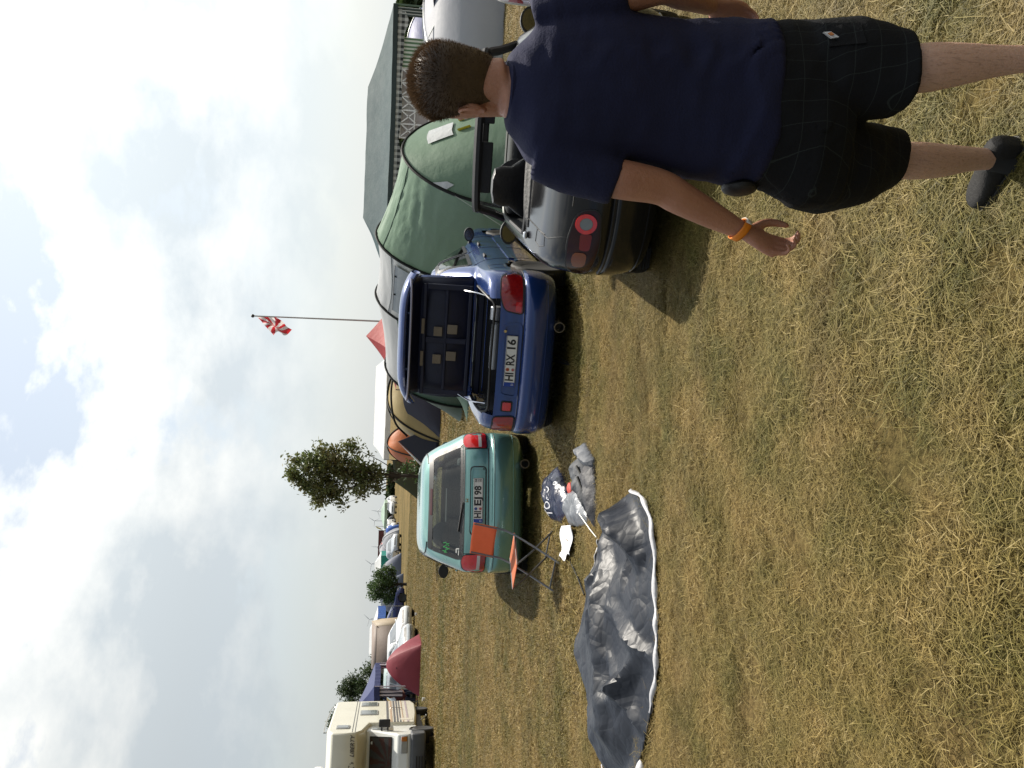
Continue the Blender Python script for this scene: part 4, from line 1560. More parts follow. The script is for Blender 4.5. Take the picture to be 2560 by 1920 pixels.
wn = curtain('window_film', 5.65, 7.3, 20.16, .6, 1.80, mat('pale_film', (.55, .55, .54), .4, c2=(.45, .40, .42), scale=1.2, transl=.4), .01, 10)
for k in range(6):
    q = MB()
    q.box((5.67 + .32 * k - gx, -1.39, 1.2), (.035, .02, 1.2))
    part('window_bar', q, mat('white_bar', (.8, .8, .78), .5), gz)
for k in range(4):
    q = MB()
    q.box((6.48 - gx, -1.41, .75 + .33 * k), (1.65, .02, .03))
    part('window_bar', q, mat('white_bar', (.8, .8, .78)), gz)
for k in range(5):
    for sg in (-1, 1):
        q = MB()
        q.box((5.83 + .32 * k - gx, -1.43, 1.55), (.025, .015, .42), Matrix.Rotation(sg * R(40), 3, 'Y'))
        part('window_bar', q, mat('white_bar', (.8, .8, .78)), gz)

# pale grey dome at the right
GDOME = fabric('dome_grey', (.42, .43, .46), (.38, .39, .43), .55, .25, .4, 4, spec=.2)
gd = dome_tent('dome_tent', 'pale grey dome tent at the right edge beyond the roadster windscreen', (7.15, 16.2), 4.3, 3.2, 1.36, R(-12), [GDOME] * 4, POLE_STEEL, ex=2.8, pw=.5, poleR=.008)
b = MB()
b.grid(lambda u, v: (-.55 + .5 * u + .12 * v, -.62 - .28 * u * (1 - v) - .30 * v, 1.26 - .28 * v - .04 * math.sin(math.pi * u)), 6, 6)
part('vent_opening', b, mat('vent_dark', (.02, .025, .05), .7), gd)
b = MB()
b.tube([(-.75, -.75, 1.30), (-.1, -1.0, .98)], .012, 5)
part('vent_pole', b, POLE_STEEL, gd)

# tan and navy dome behind the blue saloon
TAN = fabric('tent_tan', (.42, .33, .15), (.38, .30, .135), .5, .3)
NAVY = fabric('tent_navy', (.03, .034, .055), (.04, .043, .065), .55, .1, .5, 7)
tn = dome_tent('dome_tent', 'tan and navy dome tent between the raised boot lid and the young tree', (-.55, 30.2), 3.3, 2.6, 1.78, R(8), [TAN, TAN, TAN, TAN], POLE_BLACK, ex=2.6, pw=.5, poleR=.035)
b = MB()
b.grid(lambda u, v: ((u * 2 - 1) * 1.55, -1.42 + .42 * v ** 2, .03 + 1.27 * v * (1 - abs(u * 2 - 1) ** 2.6)), 24, 10)
fl = part('front_panel', b, NAVY, tn, ang=80)
b = MB()
b.grid(lambda u, v: (.30 + .42 * u, -1.24 + .08 * v, .85 + .22 * v), 3, 3)
part('front_window', b, mat('tan_film', (.35, .27, .12), .2, bump=1.0, bscale=7), tn)
b = MB()
b.tube(cr([(-1.5, -1.0, 1.1), (-1.0, -1.1, 1.55), (0, -1.15, 1.70), (1.0, -1.0, 1.55)], 8), .035, 6)
part('porch_pole', b, POLE_BLACK, tn)
# navy and white awning at its left
aw = empty('tent_awning', (-2.55, 29.4, 0), 0, 'navy and white triangular tent awning at the left of the tan dome', 'awning')
b = MB()
b.grid(lambda u, v: Vector((.45, 0, 1.40)).lerp(Vector((1.1, -.3, .02)).lerp(Vector((-.75, .1, .02)), u), v), 10, 12)
part('navy_side', b, NAVY, aw, ang=80, thick=.01)
b = MB()
b.grid(lambda u, v: Vector((.45, .0, 1.43)).lerp(Vector((-.78, .1, .03)).lerp(Vector((-.95, .6, .03)), u), v), 6, 12)
part('white_edge', b, fabric('awning_white', (.6, .6, .62)), aw, ang=80, thick=.01)
ORANGE = fabric('tent_orange', (.55, .17, .05), (.48, .14, .04), .5, .3)
dome_tent('dome_tent', 'small orange dome tent behind the tan one', (-2.75, 37), 1.9, 2.2, 1.72, R(20), [ORANGE, fabric('tent_dkblue', (.04, .05, .09)), ORANGE, ORANGE], POLE_BLACK, poleR=.03)
dome_tent('dome_tent', 'orange and grey dome tent in the shade under the young tree', (-4.6, 43), 1.7, 1.8, 1.15, R(-15), [fabric('tent_rust', (.28, .09, .04)), fabric('tent_dkblue', (.04, .05, .09)), ORANGE, T_GREYW], POLE_BLACK, poleR=.03)
# white marquee
WTENT = fabric('marquee_white', (.72, .73, .73), (.68, .69, .70), .5, .3, .15)
gazebo('marquee', 'long white marquee tent behind the tan and orange domes', -5.4, 1.6, 58, 63, 1.95, 2.7, (-4.6, .9), WTENT, WTENT, POLE_STEEL, val=.35, cat='marquee')
# red pyramid
REDF = fabric('tent_red', (.52, .07, .07), (.46, .06, .06), .55, .35)
rp = empty('red_pavilion', (1.35, 27.2, 0), R(20), 'red pointed pavilion roof showing above the tunnel tent', 'pavilion')
cs = [Vector((-1.3, -1.3, 1.55)), Vector((1.3, -1.3, 1.55)), Vector((1.3, 1.3, 1.55)), Vector((-1.3, 1.3, 1.55))]
for i in range(4):
    A, B = cs[i], cs[(i + 1) % 4]
    b = MB()
    def fn(u, v):
        p = A.lerp(B, u).lerp(Vector((0, 0, 2.55)), v)
        p.z -= .20 * math.sin(math.pi * v) ** 1.0 * .8
        return p
    b.grid(fn, 10, 12)
    part('roof_panel', b, REDF, rp, ang=80)
    b = MB()
    b.tube([(A.x, A.y, 0), (A.x, A.y, 1.56)], .022, 6)
    part('post', b, POLE_STEEL, rp)

# flagpole and flag
fp = empty('flagpole', (2.02, 30, 0), 0, 'tall thin grey flagpole rising behind the tunnel tent', 'flagpole')
b = MB()
b.tube([(0, 0, 0), (0, 0, 3), (-.01, 0, 6.42)], [.034, .03, .022], 8)
part('pole', b, mat('pole_grey', (.5, .51, .51), .5, .2), fp)
b = MB()
b.ell((-.01, 0, 6.45), (.06, .06, .06))
part('finial', b, mat('finial_dark', (.05, .05, .06), .4), fp)
RED_F = mat('flag_red', (.62, .035, .05), .7, transl=.3)
WHT_F = mat('flag_white', (.8, .78, .78), .7, transl=.3)
b = MB()
NU, NV = 44, 36
fv = []
for i in range(NU + 1):
    for j in range(NV + 1):
        u, v = i / NU, j / NV        # u away from the pole, v down the pole
        x = -.02 - .62 * u * (1 - .25 * v)
        z = 6.32 - .62 * v - .58 * u - .05 * math.sin(u * 6) * v
        y = .10 * math.sin(u * 9 + v * 3) + .06 * math.sin(v * 11 + u * 4)
        x += .10 * math.sin(v * 7) * u
        fv.append((x, y, z))
fc, fmx = [], []
for i in range(NU):
    for j in range(NV):
        fc.append((i * (NV + 1) + j, (i + 1) * (NV + 1) + j, (i + 1) * (NV + 1) + j + 1, i * (NV + 1) + j + 1))
        u, v = (i + .5) / NU - .58, ((j + .5) / NV - .45) * .8
        ang = math.atan2(v, u)
        fmx.append(0 if (math.hypot(u, v) < .05 or int((ang / (2 * math.pi) + 1) * 16 + .5) % 2 == 0) else 1)
b.add(fv, fc)
b.m = fmx
fl = part('flag', b, [RED_F, WHT_F], None, ang=80, fix=False)
fl.location = (2.02, 30, 0)
tag(fl, 'red and white rayed flag drooping from the top of the flagpole', 'flag')
# ------------------------------------------------------------------ things on the grass
# tarpaulin: an outline on the ground, heaped and creased
TARP = mat('tarp_blue_grey', (.012, .015, .022), .44, c2=(.015, .018, .026), scale=3.0, bump=.22, bscale=26, spec=.25)
_t = NT(TARP.node_tree)
_oc = _t.n('ShaderNodeTexCoord').outputs['Object']
_v1 = _t.n('ShaderNodeTexVoronoi', feature='DISTANCE_TO_EDGE', ins={'Vector': _t.map(_oc, (1, .7, .3), rot=(0, 0, .5)), 'Scale': 4.5}).outputs[0]
_v2 = _t.n('ShaderNodeTexVoronoi', feature='DISTANCE_TO_EDGE', ins={'Vector': _t.map(_oc, (.8, 1, .3), rot=(0, 0, -.3)), 'Scale': 13.0}).outputs[0]
_hh = _t.math('ADD', _t.math('MINIMUM', _v1, .12), _t.math('MULTIPLY', _t.math('MINIMUM', _v2, .2), .22))
_bp = _t.n('ShaderNodeBump', ins={'Height': _hh, 'Strength': .3, 'Distance': .12})
TARP.node_tree.links.new(_bp.outputs[0], TARP.node_tree.nodes['Principled BSDF'].inputs['Normal'])
TARPW = mat('tarp_white', (.36, .36, .38), .5, c2=(.5, .5, .52), bump=.3, bscale=14)

def crease(x, y, seed, s):
    """ridged folds: sharp crests, flat facets"""
    v = 0
    amp, fq = 1.0, s
    for k in range(4):
        n = mnoise.noise(Vector((x * fq + seed, y * fq * 1.25, seed * .7 + k * 3.1)))
        v += amp * (1 - abs(n) * 2.0)
        amp *= .45
        fq *= 2.1
    return v

def sheet(name, outline, hfun, m_, step=.035, thick=.004, parent=None, back=None):
    bd = densify([Vector((p[0], p[1])) for p in outline], step)
    n = len(bd)
    pts = list(bd)
    xs, ys = [p.x for p in bd], [p.y for p in bd]
    y = min(ys)
    r_ = random.Random(3)
    while y < max(ys):
        x = min(xs)
        while x < max(xs):
            q = Vector((x + r_.uniform(-.3, .3) * step, y + r_.uniform(-.3, .3) * step))
            if inpoly(q.x, q.y, bd):
                pts.append(q)
            x += step
        y += step
    vo, _, fo, _, _, _ = delaunay_2d_cdt(pts, [(i, (i + 1) % n) for i in range(n)], [], 1, 1e-5)
    EA = np.array([tuple(q) for q in bd])
    ED = np.roll(EA, -1, 0) - EA
    EL = np.maximum((ED ** 2).sum(1), 1e-9)
    def edge_d(p):
        w_ = np.array((p.x, p.y)) - EA
        t = np.clip((w_ * ED).sum(1) / EL, 0, 1)
        return float(np.sqrt(((w_ - ED * t[:, None]) ** 2).sum(1)).min())
    b = MB()
    b.add([(p.x, p.y, hfun(p.x, p.y, edge_d(p))) for p in vo], fo)
    o = part(name, b, [m_, back or m_], parent, ang=28, fix=False)
    md = o.modifiers.new('solid', 'SOLIDIFY')
    md.thickness = thick
    md.offset = 1
    if back:
        md.material_offset = 1
    return o

tp = [(-.74, 5.95), (-.80, 5.62), (-1.0, 5.42), (-1.35, 5.33), (-1.58, 5.27), (-1.84, 5.27), (-2.12, 5.36), (-2.42, 5.50), (-2.75, 5.75), (-2.98, 6.2), (-2.95, 6.55), (-2.68, 6.75), (-2.55, 7.0), (-2.42, 7.25),
      (-2.2, 7.36), (-1.95, 7.25), (-1.68, 7.1), (-1.5, 6.95), (-1.28, 6.88), (-1.05, 6.6), (-.86, 6.28)]
def facet(x, y, seed, s):
    """crumpled sheet: height of the nearest of scattered tilted planes"""
    v = mnoise.voronoi(Vector((x * s + seed, y * s - seed, seed)))
    d = v[0]
    return d[1] - d[0]
_fr = random.Random(41)
FOLDS = []
for _k in range(26):
    _x, _y = _fr.uniform(-2.9, -.8), _fr.uniform(5.4, 7.2)
    _a = _fr.choice([_fr.uniform(-.5, .5), _fr.uniform(.7, 1.6), _fr.uniform(-1.2, -.5)])
    FOLDS.append((_x, _y, math.cos(_a), math.sin(_a), _fr.uniform(.25, .8), _fr.uniform(.05, .22), _fr.uniform(.025, .085) * _fr.choice([1, 1, 1, -.6])))
FOLDS += [(-.98, 6.12, math.cos(1.25), math.sin(1.25), .55, .15, .15), (-1.9, 6.3, math.cos(.35), math.sin(.35), .9, .16, .09)]
def tarp_h(x, y, d):
    e = min(d / .4, 1.0)
    e = e * e * (3 - 2 * e)
    n1 = mnoise.noise(Vector((x * .9 + 3.3, y * 1.2, 1.2)))
    body = .03 + e * (.06 + .05 * math.exp(-((x + 2.1) / .7) ** 2) + .05 * n1)
    k = min(d / .12, 1)
    wob = .05 * mnoise.noise(Vector((x * 3, y * 3, 5.0)))
    for fx, fy, ca, sa, L, w_, h_ in FOLDS:        # straight creases with sharp crests
        t = (x - fx) * ca + (y - fy) * sa
        q = abs(-(x - fx) * sa + (y - fy) * ca + wob)
        if abs(t) < L and q < w_:
            body += k * h_ * (1 - q / w_) * (1 - abs(t) / L) ** .5
    body += k * .014 * (facet(x + .15 * n1, y, 1.7, 3.4) - .3)
    body -= .12 * e * math.exp(-(((x + 1.18) / .22) ** 2 + ((y - 6.15) / .42) ** 2))
    return max(body, .02)
tr = sheet('tarpaulin', tp, tarp_h, TARP, .024, .006, back=TARP)
tag(tr, 'crumpled blue grey tarpaulin with white edge spread on the grass', 'tarpaulin')
# white hem along the near edge and far left corner
def hem(pts, w0, name):
    b = MB()
    q = cr([(p[0], p[1]) for p in pts], 8)
    L, Rr = [], []
    for i, p in enumerate(q):
        t = q[min(i + 1, len(q) - 1)] - q[max(i - 1, 0)]
        t = t / max(np.linalg.norm(t), 1e-6)
        nn = np.array([-t[1], t[0]])
        ww = w0 * (.8 + .2 * math.sin(i * .7) * math.sin(i * .23)) * math.sin(math.pi * min(max(i / (len(q) - 1), .03), .97)) ** .4
        L.append((p[0] - nn[0] * .012, p[1] - nn[1] * .012, .045 + .01 * math.sin(i * .9)))
        Rr.append((p[0] + nn[0] * ww, p[1] + nn[1] * ww,   .026 + .006 * math.sin(i * 1.3)))
    b.loft([L, Rr], False)
    return part(name, b, TARPW, tr, ang=60, thick=.008)
hem([(-.74, 6.0), (-.77, 5.66), (-.98, 5.43), (-1.35, 5.34), (-1.58, 5.29), (-1.84, 5.28), (-2.12, 5.37)], .016, 'white_hem')
hem([(-2.5, 5.52), (-2.78, 5.74), (-2.99, 6.18), (-2.97, 6.5)], .11, 'white_hem')
hem([(-1.6, 7.07), (-1.42, 6.95), (-1.26, 6.88)], .03, 'white_hem')

# sheet of white paper
b = MB()
pa = [(-1.39, 8.28), (-1.30, 7.80), (-1.60, 7.80), (-1.73, 8.30)]
def pap(u, v):
    P = [Vector(q) for q in pa]
    p = P[0].lerp(P[3], u).lerp(P[1].lerp(P[2], u), v)
    if u > .85:
        p = p + Vector((.03 * math.sin(v * 9), .02))
    return (p.x, p.y, .055 + .014 * math.sin(u * 7 + v * 2) + .008 * math.sin(v * 9))
b.grid(pap, 24, 14)
pp = part('paper_sheet', b, mat('paper_white', (.80, .80, .82), .7, c2=(.77, .77, .80)), None, ang=60, thick=.002)
tag(pp, 'blank white sheet of paper lying on the grass beside the chair', 'paper')

# navy carrier bag
NB = mat('bag_navy', (.010, .013, .035), .28, c2=(.014, .017, .045), bump=.5, bscale=10, spec=.6)
bg_o = [(-.93, 8.98), (-1.02, 9.30), (-1.25, 9.20), (-1.42, 8.85), (-1.38, 8.38), (-1.24, 8.12), (-1.12, 8.0), (-1.02, 8.2), (-.90, 8.35), (-.84, 8.7)]
bag = sheet('carrier_bag', bg_o, lambda x, y, d: .02 + min(d / .12, 1) ** .6 * (.05 + .035 * crease(x, y, 5.5, 2.2) + .025 * facet(x, y, 2.2, 7)), NB, .022, .005)
tag(bag, 'crumpled navy plastic carrier bag with white print lying behind the paper', 'bag')
BAGT = mat('bag_print', (.55, .56, .6), .5)
bvh = BVHTree.FromPolygons([v.co.copy() for v in bag.data.vertices], [tuple(p.vertices) for p in bag.data.polygons])
def on_bag(txt, cx_, cy_, size, rot):
    me = text_mesh(txt, size, BAGT, .0, .001)
    M_ = Matrix.Rotation(rot, 4, 'Z')
    for v in me.vertices:
        q = M_ @ Vector((v.co.x, v.co.y * 2.4, 0))
        h = bvh.ray_cast(Vector((cx_ + q.x, cy_ + q.y, 2)), Vector((0, 0, -1)))
        v.co = Vector((cx_ + q.x, cy_ + q.y, (h[0].z if h[0] else .1) + .011))
    put('bag_print', me, bag)
on_bag('TOKO', -1.20, 8.72, .11, R(8))
on_bag('10', -1.00, 8.40, .08, R(10))
# red cap beside it
b = MB()
rings = []
for z, r_ in ((.0, .045), (.015, .06), (.03, .055), (.042, .03), (.045, .01)):
    rings.append([(-.985 + r_ * (1 + .12 * math.sin(3 * k)) * math.cos(2 * math.pi * k / 14), 8.02 + 1.5 * r_ * math.sin(2 * math.pi * k / 14), .02 + z) for k in range(14)])
b.loft(rings)
tag(part('red_bundle', b, mat('red_cloth', (.52, .05, .025), .6, c2=(.35, .03, .02), scale=20, bump=.6, bscale=40)), 'small crumpled red cloth between the bag and the silver sheet', 'cloth')
# silver tent sheet with dark groundsheet fold and pole
SIL = mat('silver_sheet', (.17, .18, .20), .34, .2, c2=(.13, .14, .155), bump=.7, bscale=14)
sv = sheet('silver_sheet', [(-1.02, 8.12), (-1.20, 8.3), (-1.34, 8.02), (-1.30, 7.72), (-1.22, 7.35), (-1.15, 7.20), (-1.05, 7.40), (-.95, 7.75)],
           lambda x, y, d: .02 + min(d / .1, 1) ** .7 * (.03 + .02 * crease(x, y, 3.3, 2.6) + .03 * facet(x, y, 5.2, 8)), SIL, .02, .005)
tag(sv, 'creased silver tent sheet with pointed end beside the navy bag', 'sheet')
DK = mat('pouch_slate', (.022, .027, .036), .65, c2=(.03, .036, .045), bump=.5, bscale=12)
pch = empty('tent_pouch', (0, 0, 0), 0, 'dark slate tent bag lying open with black poles spilling out', 'bag')
for nm, ol, m_, h_ in (('outer_fold', [(-.62, 7.62), (-.72, 7.85), (-.88, 7.80), (-.98, 7.52), (-1.06, 7.32), (-1.12, 7.22), (-.98, 7.20), (-.84, 7.28), (-.72, 7.40)], DK, .14),
                       ('inner_fold', [(-.66, 7.36), (-.80, 7.42), (-.98, 7.24), (-1.16, 7.12), (-1.20, 7.0), (-1.0, 6.98), (-.80, 7.06), (-.68, 7.16)], mat('pouch_black', (.012, .013, .02), .6, bump=.6, bscale=14), .10),
                       ('pale_fold', [(-.50, 7.50), (-.56, 7.72), (-.66, 7.68), (-.72, 7.40), (-.70, 7.14), (-.62, 7.16), (-.56, 7.36)], mat('pouch_pale', (.09, .10, .12), .6, bump=.5, bscale=14), .16)):
    sheet(nm, ol, lambda x, y, d, h_=h_: .015 + min(d / .09, 1) ** .7 * (h_ * .55 + .03 * crease(x, y, 6.3, 3.0) + .03 * facet(x, y, 1.2, 7)), m_, .022, .005, pch)
for P, Q in (((-.72, 7.5, .10), (-.96, 7.06, .04)), ((-.80, 7.36, .12), (-1.12, 7.06, .03))):
    b = MB()
    b.tube([P, Q], .012, 6)
    part('pole_end', b, POLE_BLACK, pch)
b = MB()
b.tube([(-1.12, 7.32, .10), (-1.22, 7.10, .05), (-1.26, 6.95, .03)], .007, 7)
tag(part('tent_peg', b, mat('pale_metal', (.35, .35, .33), .4, .6)), 'pale metal tent pole section pointing from the silver sheet to the tarpaulin', 'pole')
b = MB()
b.tube([(-1.66, 8.05, .02), (-1.74, 7.6, .03), (-1.80, 7.2, .06)], .009, 6)
tag(part('tent_rod', b, POLE_BLACK), 'thin black rod lying between the chair and the tarpaulin', 'rod')

# orange folding chair
def folding_chair():
    d = Vector((-.6, -.8)).normalized()
    root = empty('folding_chair', (-1.83, 8.74, 0), math.atan2(d.y, d.x) - math.pi / 2, 'orange folding chair with grey steel legs behind the green hatchback', 'chair')
    TUBE = mat('chair_tube', (.17, .175, .185), .35, .6)
    ORG = mat('chair_orange', (.70, .25, .12), .6, c2=(.64, .21, .095), scale=8, transl=.5, bump=.15, bscale=120)
    for sx in (-1, 1):
        x = sx * .215
        b = MB()
        b.tube(cr([(x, -.31, .86), (x, -.25, .64), (x, -.19, .50), (x, .0, .27), (x, .24, .012)], 5), .011, 8)
        part('back_leg_tube', b, TUBE, root)
        b = MB()
        x2 = sx * .19
        b.tube(cr([(x2, .21, .455), (x2, .05, .29), (x2, -.26, .012)], 5), .011, 8)
        part('cross_leg_tube', b, TUBE, root)
        b = MB()
        b.tube([(x2, -.20, .445), (x2, .22, .455)], .010, 8)
        part('seat_rail', b, TUBE, root)
        for P in ((x, .24, .012), (x2, -.26, .012)):
            b = MB()
            b.ell(P, (.017, .022, .016))
            part('rubber_foot', b, RUBBER, root)
    for P, Q in (((-.215, .19, .065), (.215, .19, .065)), ((-.19, -.21, .062), (.19, -.21, .062))):
        b = MB()
        b.tube([P, Q], .009, 8)
        part('brace', b, TUBE, root)
    b = MB()
    b.grid(lambda u, v: ((u * 2 - 1) * .20, -.20 + .42 * v, .452 + .01 * v - .022 * math.sin(math.pi * u) * math.sin(math.pi * v)), 16, 16)
    part('seat', b, ORG, root, thick=.006)
    b = MB()
    b.grid(lambda u, v: ((u * 2 - 1) * .235, -.245 - .065 * v + .03 * -math.sin(math.pi * u), .625 + .245 * v), 16, 12)
    part('backrest', b, ORG, root, thick=.006)
    return root
folding_chair()

# bits of litter in the far grass
rl = random.Random(12)
k = 0
for ix, iy, nm, lb in ((1045, 1535, 'litter', 'pale scrap of litter in the far grass near the blue car'), (1065, 1748, 'litter', 'small white cup on the grass before the motorhome')):
    p = ground(ix, iy)
    b = MB()
    b.lathe([(.05, .0), (.07, .12), (.06, .125), (.01, .02)], (p.x, p.y, .02), 'z', 12)
    tag(part('paper_cup', b, mat('cup_white', (.75, .75, .74), .5)), lb, 'cup')
# ------------------------------------------------------------------ motorhome
CREAM = mat('rv_cream', (.66, .64, .54), .35, c2=(.63, .61, .51), scale=2, coat=.3, dirt=.12)
RVW = mat('rv_white', (.70, .71, .68), .3, c2=(.66, .67, .64), scale=2, coat=.4, dirt=.1)
RVGREY = mat('rv_bumper', (.055, .058, .062), .55, c2=(.07, .072, .075), scale=4)
STRIPE = mat('rv_stripe_dark', (.10, .10, .105), .5)
STRIPE2 = mat('rv_stripe_tan', (.42, .30, .20), .5)
WIN = mat('rv_window', (.10, .11, .12), .12, c2=(.16, .17, .18), scale=2, coat=.6)

def motorhome():
    hd = math.atan2(-5.0, .8)                    # facing the camera, a little to the right
    root = empty('motorhome', (-11.58, 25.5, 0), .218, 'cream alcove motorhome with striped side at the left edge of the field', 'motorhome')
    # local: x to the right of the picture, y away from the camera; nose at y = 0
    def side_poly(poly, x0, x1, name, m_, bevel=.03, parent=root):
        b = MB()
        b.prism([(x0, y, z) for y, z in poly], (x1 - x0, 0, 0))
        return part(name, b, m_, parent, smooth=True, ang=30, bevel=bevel)
    W = 1.05
    side_poly([(1.75, .55), (1.75, 1.92), (.45, 2.12), (.10, 2.30), (.02, 2.62), (.12, 3.02), (.55, 3.16), (6.2, 3.16), (6.4, 3.0), (6.4, .55), (5.6, .42), (3.6, .45)], -W, W, 'living_body', CREAM, .06)
    side_poly([(.30, .62), (.18, .80), (.22, 1.12), (.42, 1.22), (1.02, 1.94), (1.0, 2.04), (1.95, 2.02), (1.95, .50), (.6, .50)], -.95, .95, 'cab', RVW, .07)
    side_poly([(.10, .30), (.05, .48), (.10, .72), (.30, .74), (.6, .74), (.6, .30)], -.99, .99, 'front_bumper', RVGREY, .05)
    b = MB()
    for k in range(3):
        b.box((-.1, .055, .40 + .08 * k), (.9, .03, .035))
    gr = part('bumper_grille', b, SEAL, root)
    gr['kind'] = 'stuff'
    # windscreen with the rayed red cloth hung behind it
    A0, B0 = Vector((0, .42, 1.22)), Vector((0, 1.02, 1.94))
    nrm = Vector((0, -(B0 - A0).z, (B0 - A0).y)).normalized()
    def scr(u, v, off):
        p = A0.lerp(B0, .06 + .90 * v)
        return Vector(((u * 2 - 1) * (.84 - .06 * v), p.y, p.z)) + nrm * off
    b = MB()
    b.grid(lambda u, v: scr(u, v, .012), 8, 4)
    part('windscreen', b, SEAL, root)
    RC = mat('curtain_red', (.085, .018, .016), .7)
    GC = mat('curtain_grey', (.07, .065, .065), .7)
    b = MB()
    nu, nv = 40, 24
    vs = [scr(.03 + .94 * i / nu, .04 + .92 * j / nv, .016) for i in range(nu + 1) for j in range(nv + 1)]
    fs, ms = [], []
    for i in range(nu):
        for j in range(nv):
            fs.append((i * (nv + 1) + j, (i + 1) * (nv + 1) + j, (i + 1) * (nv + 1) + j + 1, i * (nv + 1) + j + 1))
            a = math.atan2((j + .5) / nv - .12, ((i + .5) / nu - .55) * 1.7)
            ms.append(int((a / math.pi + 1) * 11) % 2)
    b.add(vs, fs)
    b.m = ms
    part('rayed_curtain', b, [RC, GC], root, fix=False)
    b = MB()
    b.grid(lambda u, v: scr(u * .98 + .01, v, .03), 6, 4)
    part('windscreen_glass', b, glass('rv_glass', (.9, .95, .95), dark=.15), root)
    b = MB()
    b.lathe([(.045, .0), (.045, .012)], scr(.88, .88, .02), 'y', 14)
    part('windscreen_badge', b, WHITEP, root)
    for sg in (-1, 1):
        b = MB()
        b.box((sg * .66, .185, .92), (.50, .05, .20))
        hl = part('headlamp', b, mat('lamp_glass', (.30, .31, .31), .12, coat=1.0), root, bevel=.03)
        b = MB()
        b.box((sg * .82, .17, .92), (.14, .05, .17))
        part('indicator', b, LENS_O, root, bevel=.02)
        b = MB()
        b.box((sg * 1.17, .86, 1.50), (.24, .06, .34))
        mr = part('wing_mirror', b, TRIM, root, bevel=.03)
        b = MB()
        b.box((sg * 1.00, .88, 1.40), (.14, .04, .05))
        b.box((sg * 1.00, .88, 1.58), (.14, .04, .05))
        part('mirror_arm', b, TRIM, mr)
        b = MB()
        b.prism([(sg * .955, .80, 1.25), (sg * .955, 1.62, 1.25), (sg * .955, 1.62, 1.86), (sg * .955, 1.12, 1.86)], (sg * .012, 0, 0))
        part('cab_side_window', b, WIN, root)
    # stripes along the side that faces the field and over the cab door
    for k, (z0, z1, m_) in enumerate(((1.36, 1.43, STRIPE), (1.25, 1.31, STRIPE2), (1.15, 1.21, STRIPE), (1.06, 1.11, STRIPE), (.98, 1.02, STRIPE), (.90, .93, STRIPE2), (.74, .80, mat('rv_stripe_lilac', (.38, .32, .34), .5)))):
        b = MB()
        b.prism([(W + .001, 1.80, z0), (W + .001, 6.3, z0), (W + .001, 6.3, z1), (W + .001, 1.80, z1)], (.006, 0, 0))
        part('side_stripe', b, m_, root)
    for z in (2.42, 2.34):
        b = MB()
        b.prism([(W + .001, .2, z), (W + .001, 6.3, z), (W + .001, 6.3, z + .018), (W + .001, .2, z + .018)], (.006, 0, 0))
        part('trim_line', b, STRIPE, root)
    for y0, y1, z0, z1 in ((3.2, 4.1, 1.70, 2.28), (5.1, 5.9, 1.70, 2.28), (.72, 1.25, 2.52, 2.92)):
        b = MB()
        b.box((W + .012, (y0 + y1) / 2, (z0 + z1) / 2), (.03, y1 - y0, z1 - z0))
        wf = part('side_window', b, mat('rv_win_frame', (.30, .31, .31), .5), root, bevel=.02)
        b = MB()
        b.box((W + .030, (y0 + y1) / 2, (z0 + z1) / 2), (.012, y1 - y0 - .1, z1 - z0 - .1))
        part('window_pane', b, WIN, wf)
    b = MB()
    b.tube([(W + .02, 4.35, 1.30), (W + .05, 4.35, 1.28), (W + .05, 4.35, .92), (W + .02, 4.35, .90)], .014, 6)
    part('grab_handle', b, CHROME, root)
    b = MB()
    b.prism([(W + .001, 2.15, .62), (W + .001, 2.5, .62), (W + .001, 2.5, 1.0), (W + .001, 2.15, 1.0)], (.008, 0, 0))
    part('service_flap', b, CREAM, root)
    # front of the alcove: window and lettering
    b = MB()
    b.box((-.42, .045, 2.72), (1.00, .05, .30))
    fw = part('front_window', b, mat('rv_win_frame', (.30, .31, .31)), root, bevel=.04)
    b = MB()
    b.box((-.42, .018, 2.72), (.92, .02, .23))
    part('window_pane', b, WIN, fw)
    INKB = mat('rv_letter', (.05, .045, .05), .5)
    for s_, x_, sz in (('MC', -.10, .26), ("'s", .18, .15), ('LIBERTY', .66, .165)):
        t = put('lettering', text_mesh(s_, sz, INKB, .002, .002, .35), root)
        t.location = (x_, .065 if s_ == 'MC' else .06, 2.40)
        t.rotation_euler.x = R(97)
    # roof rack rail and satellite dish
    for sg in (-1, 1):
        b = MB()
        b.tube(cr([(sg * .9, 1.2, 3.16), (sg * .9, 1.35, 3.30), (sg * .9, 5.8, 3.30), (sg * .9, 6.0, 3.16)], 4), .02, 6)
        part('roof_rail', b, POLE_STEEL, root)
    b = MB()
    b.box((-.55, 1.3, 3.42), (.7, .9, .26))
    part('roof_box', b, RVW, root, bevel=.06)
    for y_ in (1.02, 4.95):
        for sg in (-1, 1):
            wheel(root, sg * .88, y_, .335, .22, sg, .6, 6)
    arch_liner(root, 1.02, .36, .37, .955, .6)
    b = MB()
    b.box((0, 3.2, .40), (1.7, 5.2, .22))
    part('chassis', b, SEAL, root)
    b = MB()
    b.tube([(.9, 2.9, .35), (1.02, 3.1, .15), (1.02, 3.3, .15)], .02, 6)
    part('step', b, POLE_STEEL, root)
    root.scale.z = 1.035
    return root
motorhome()

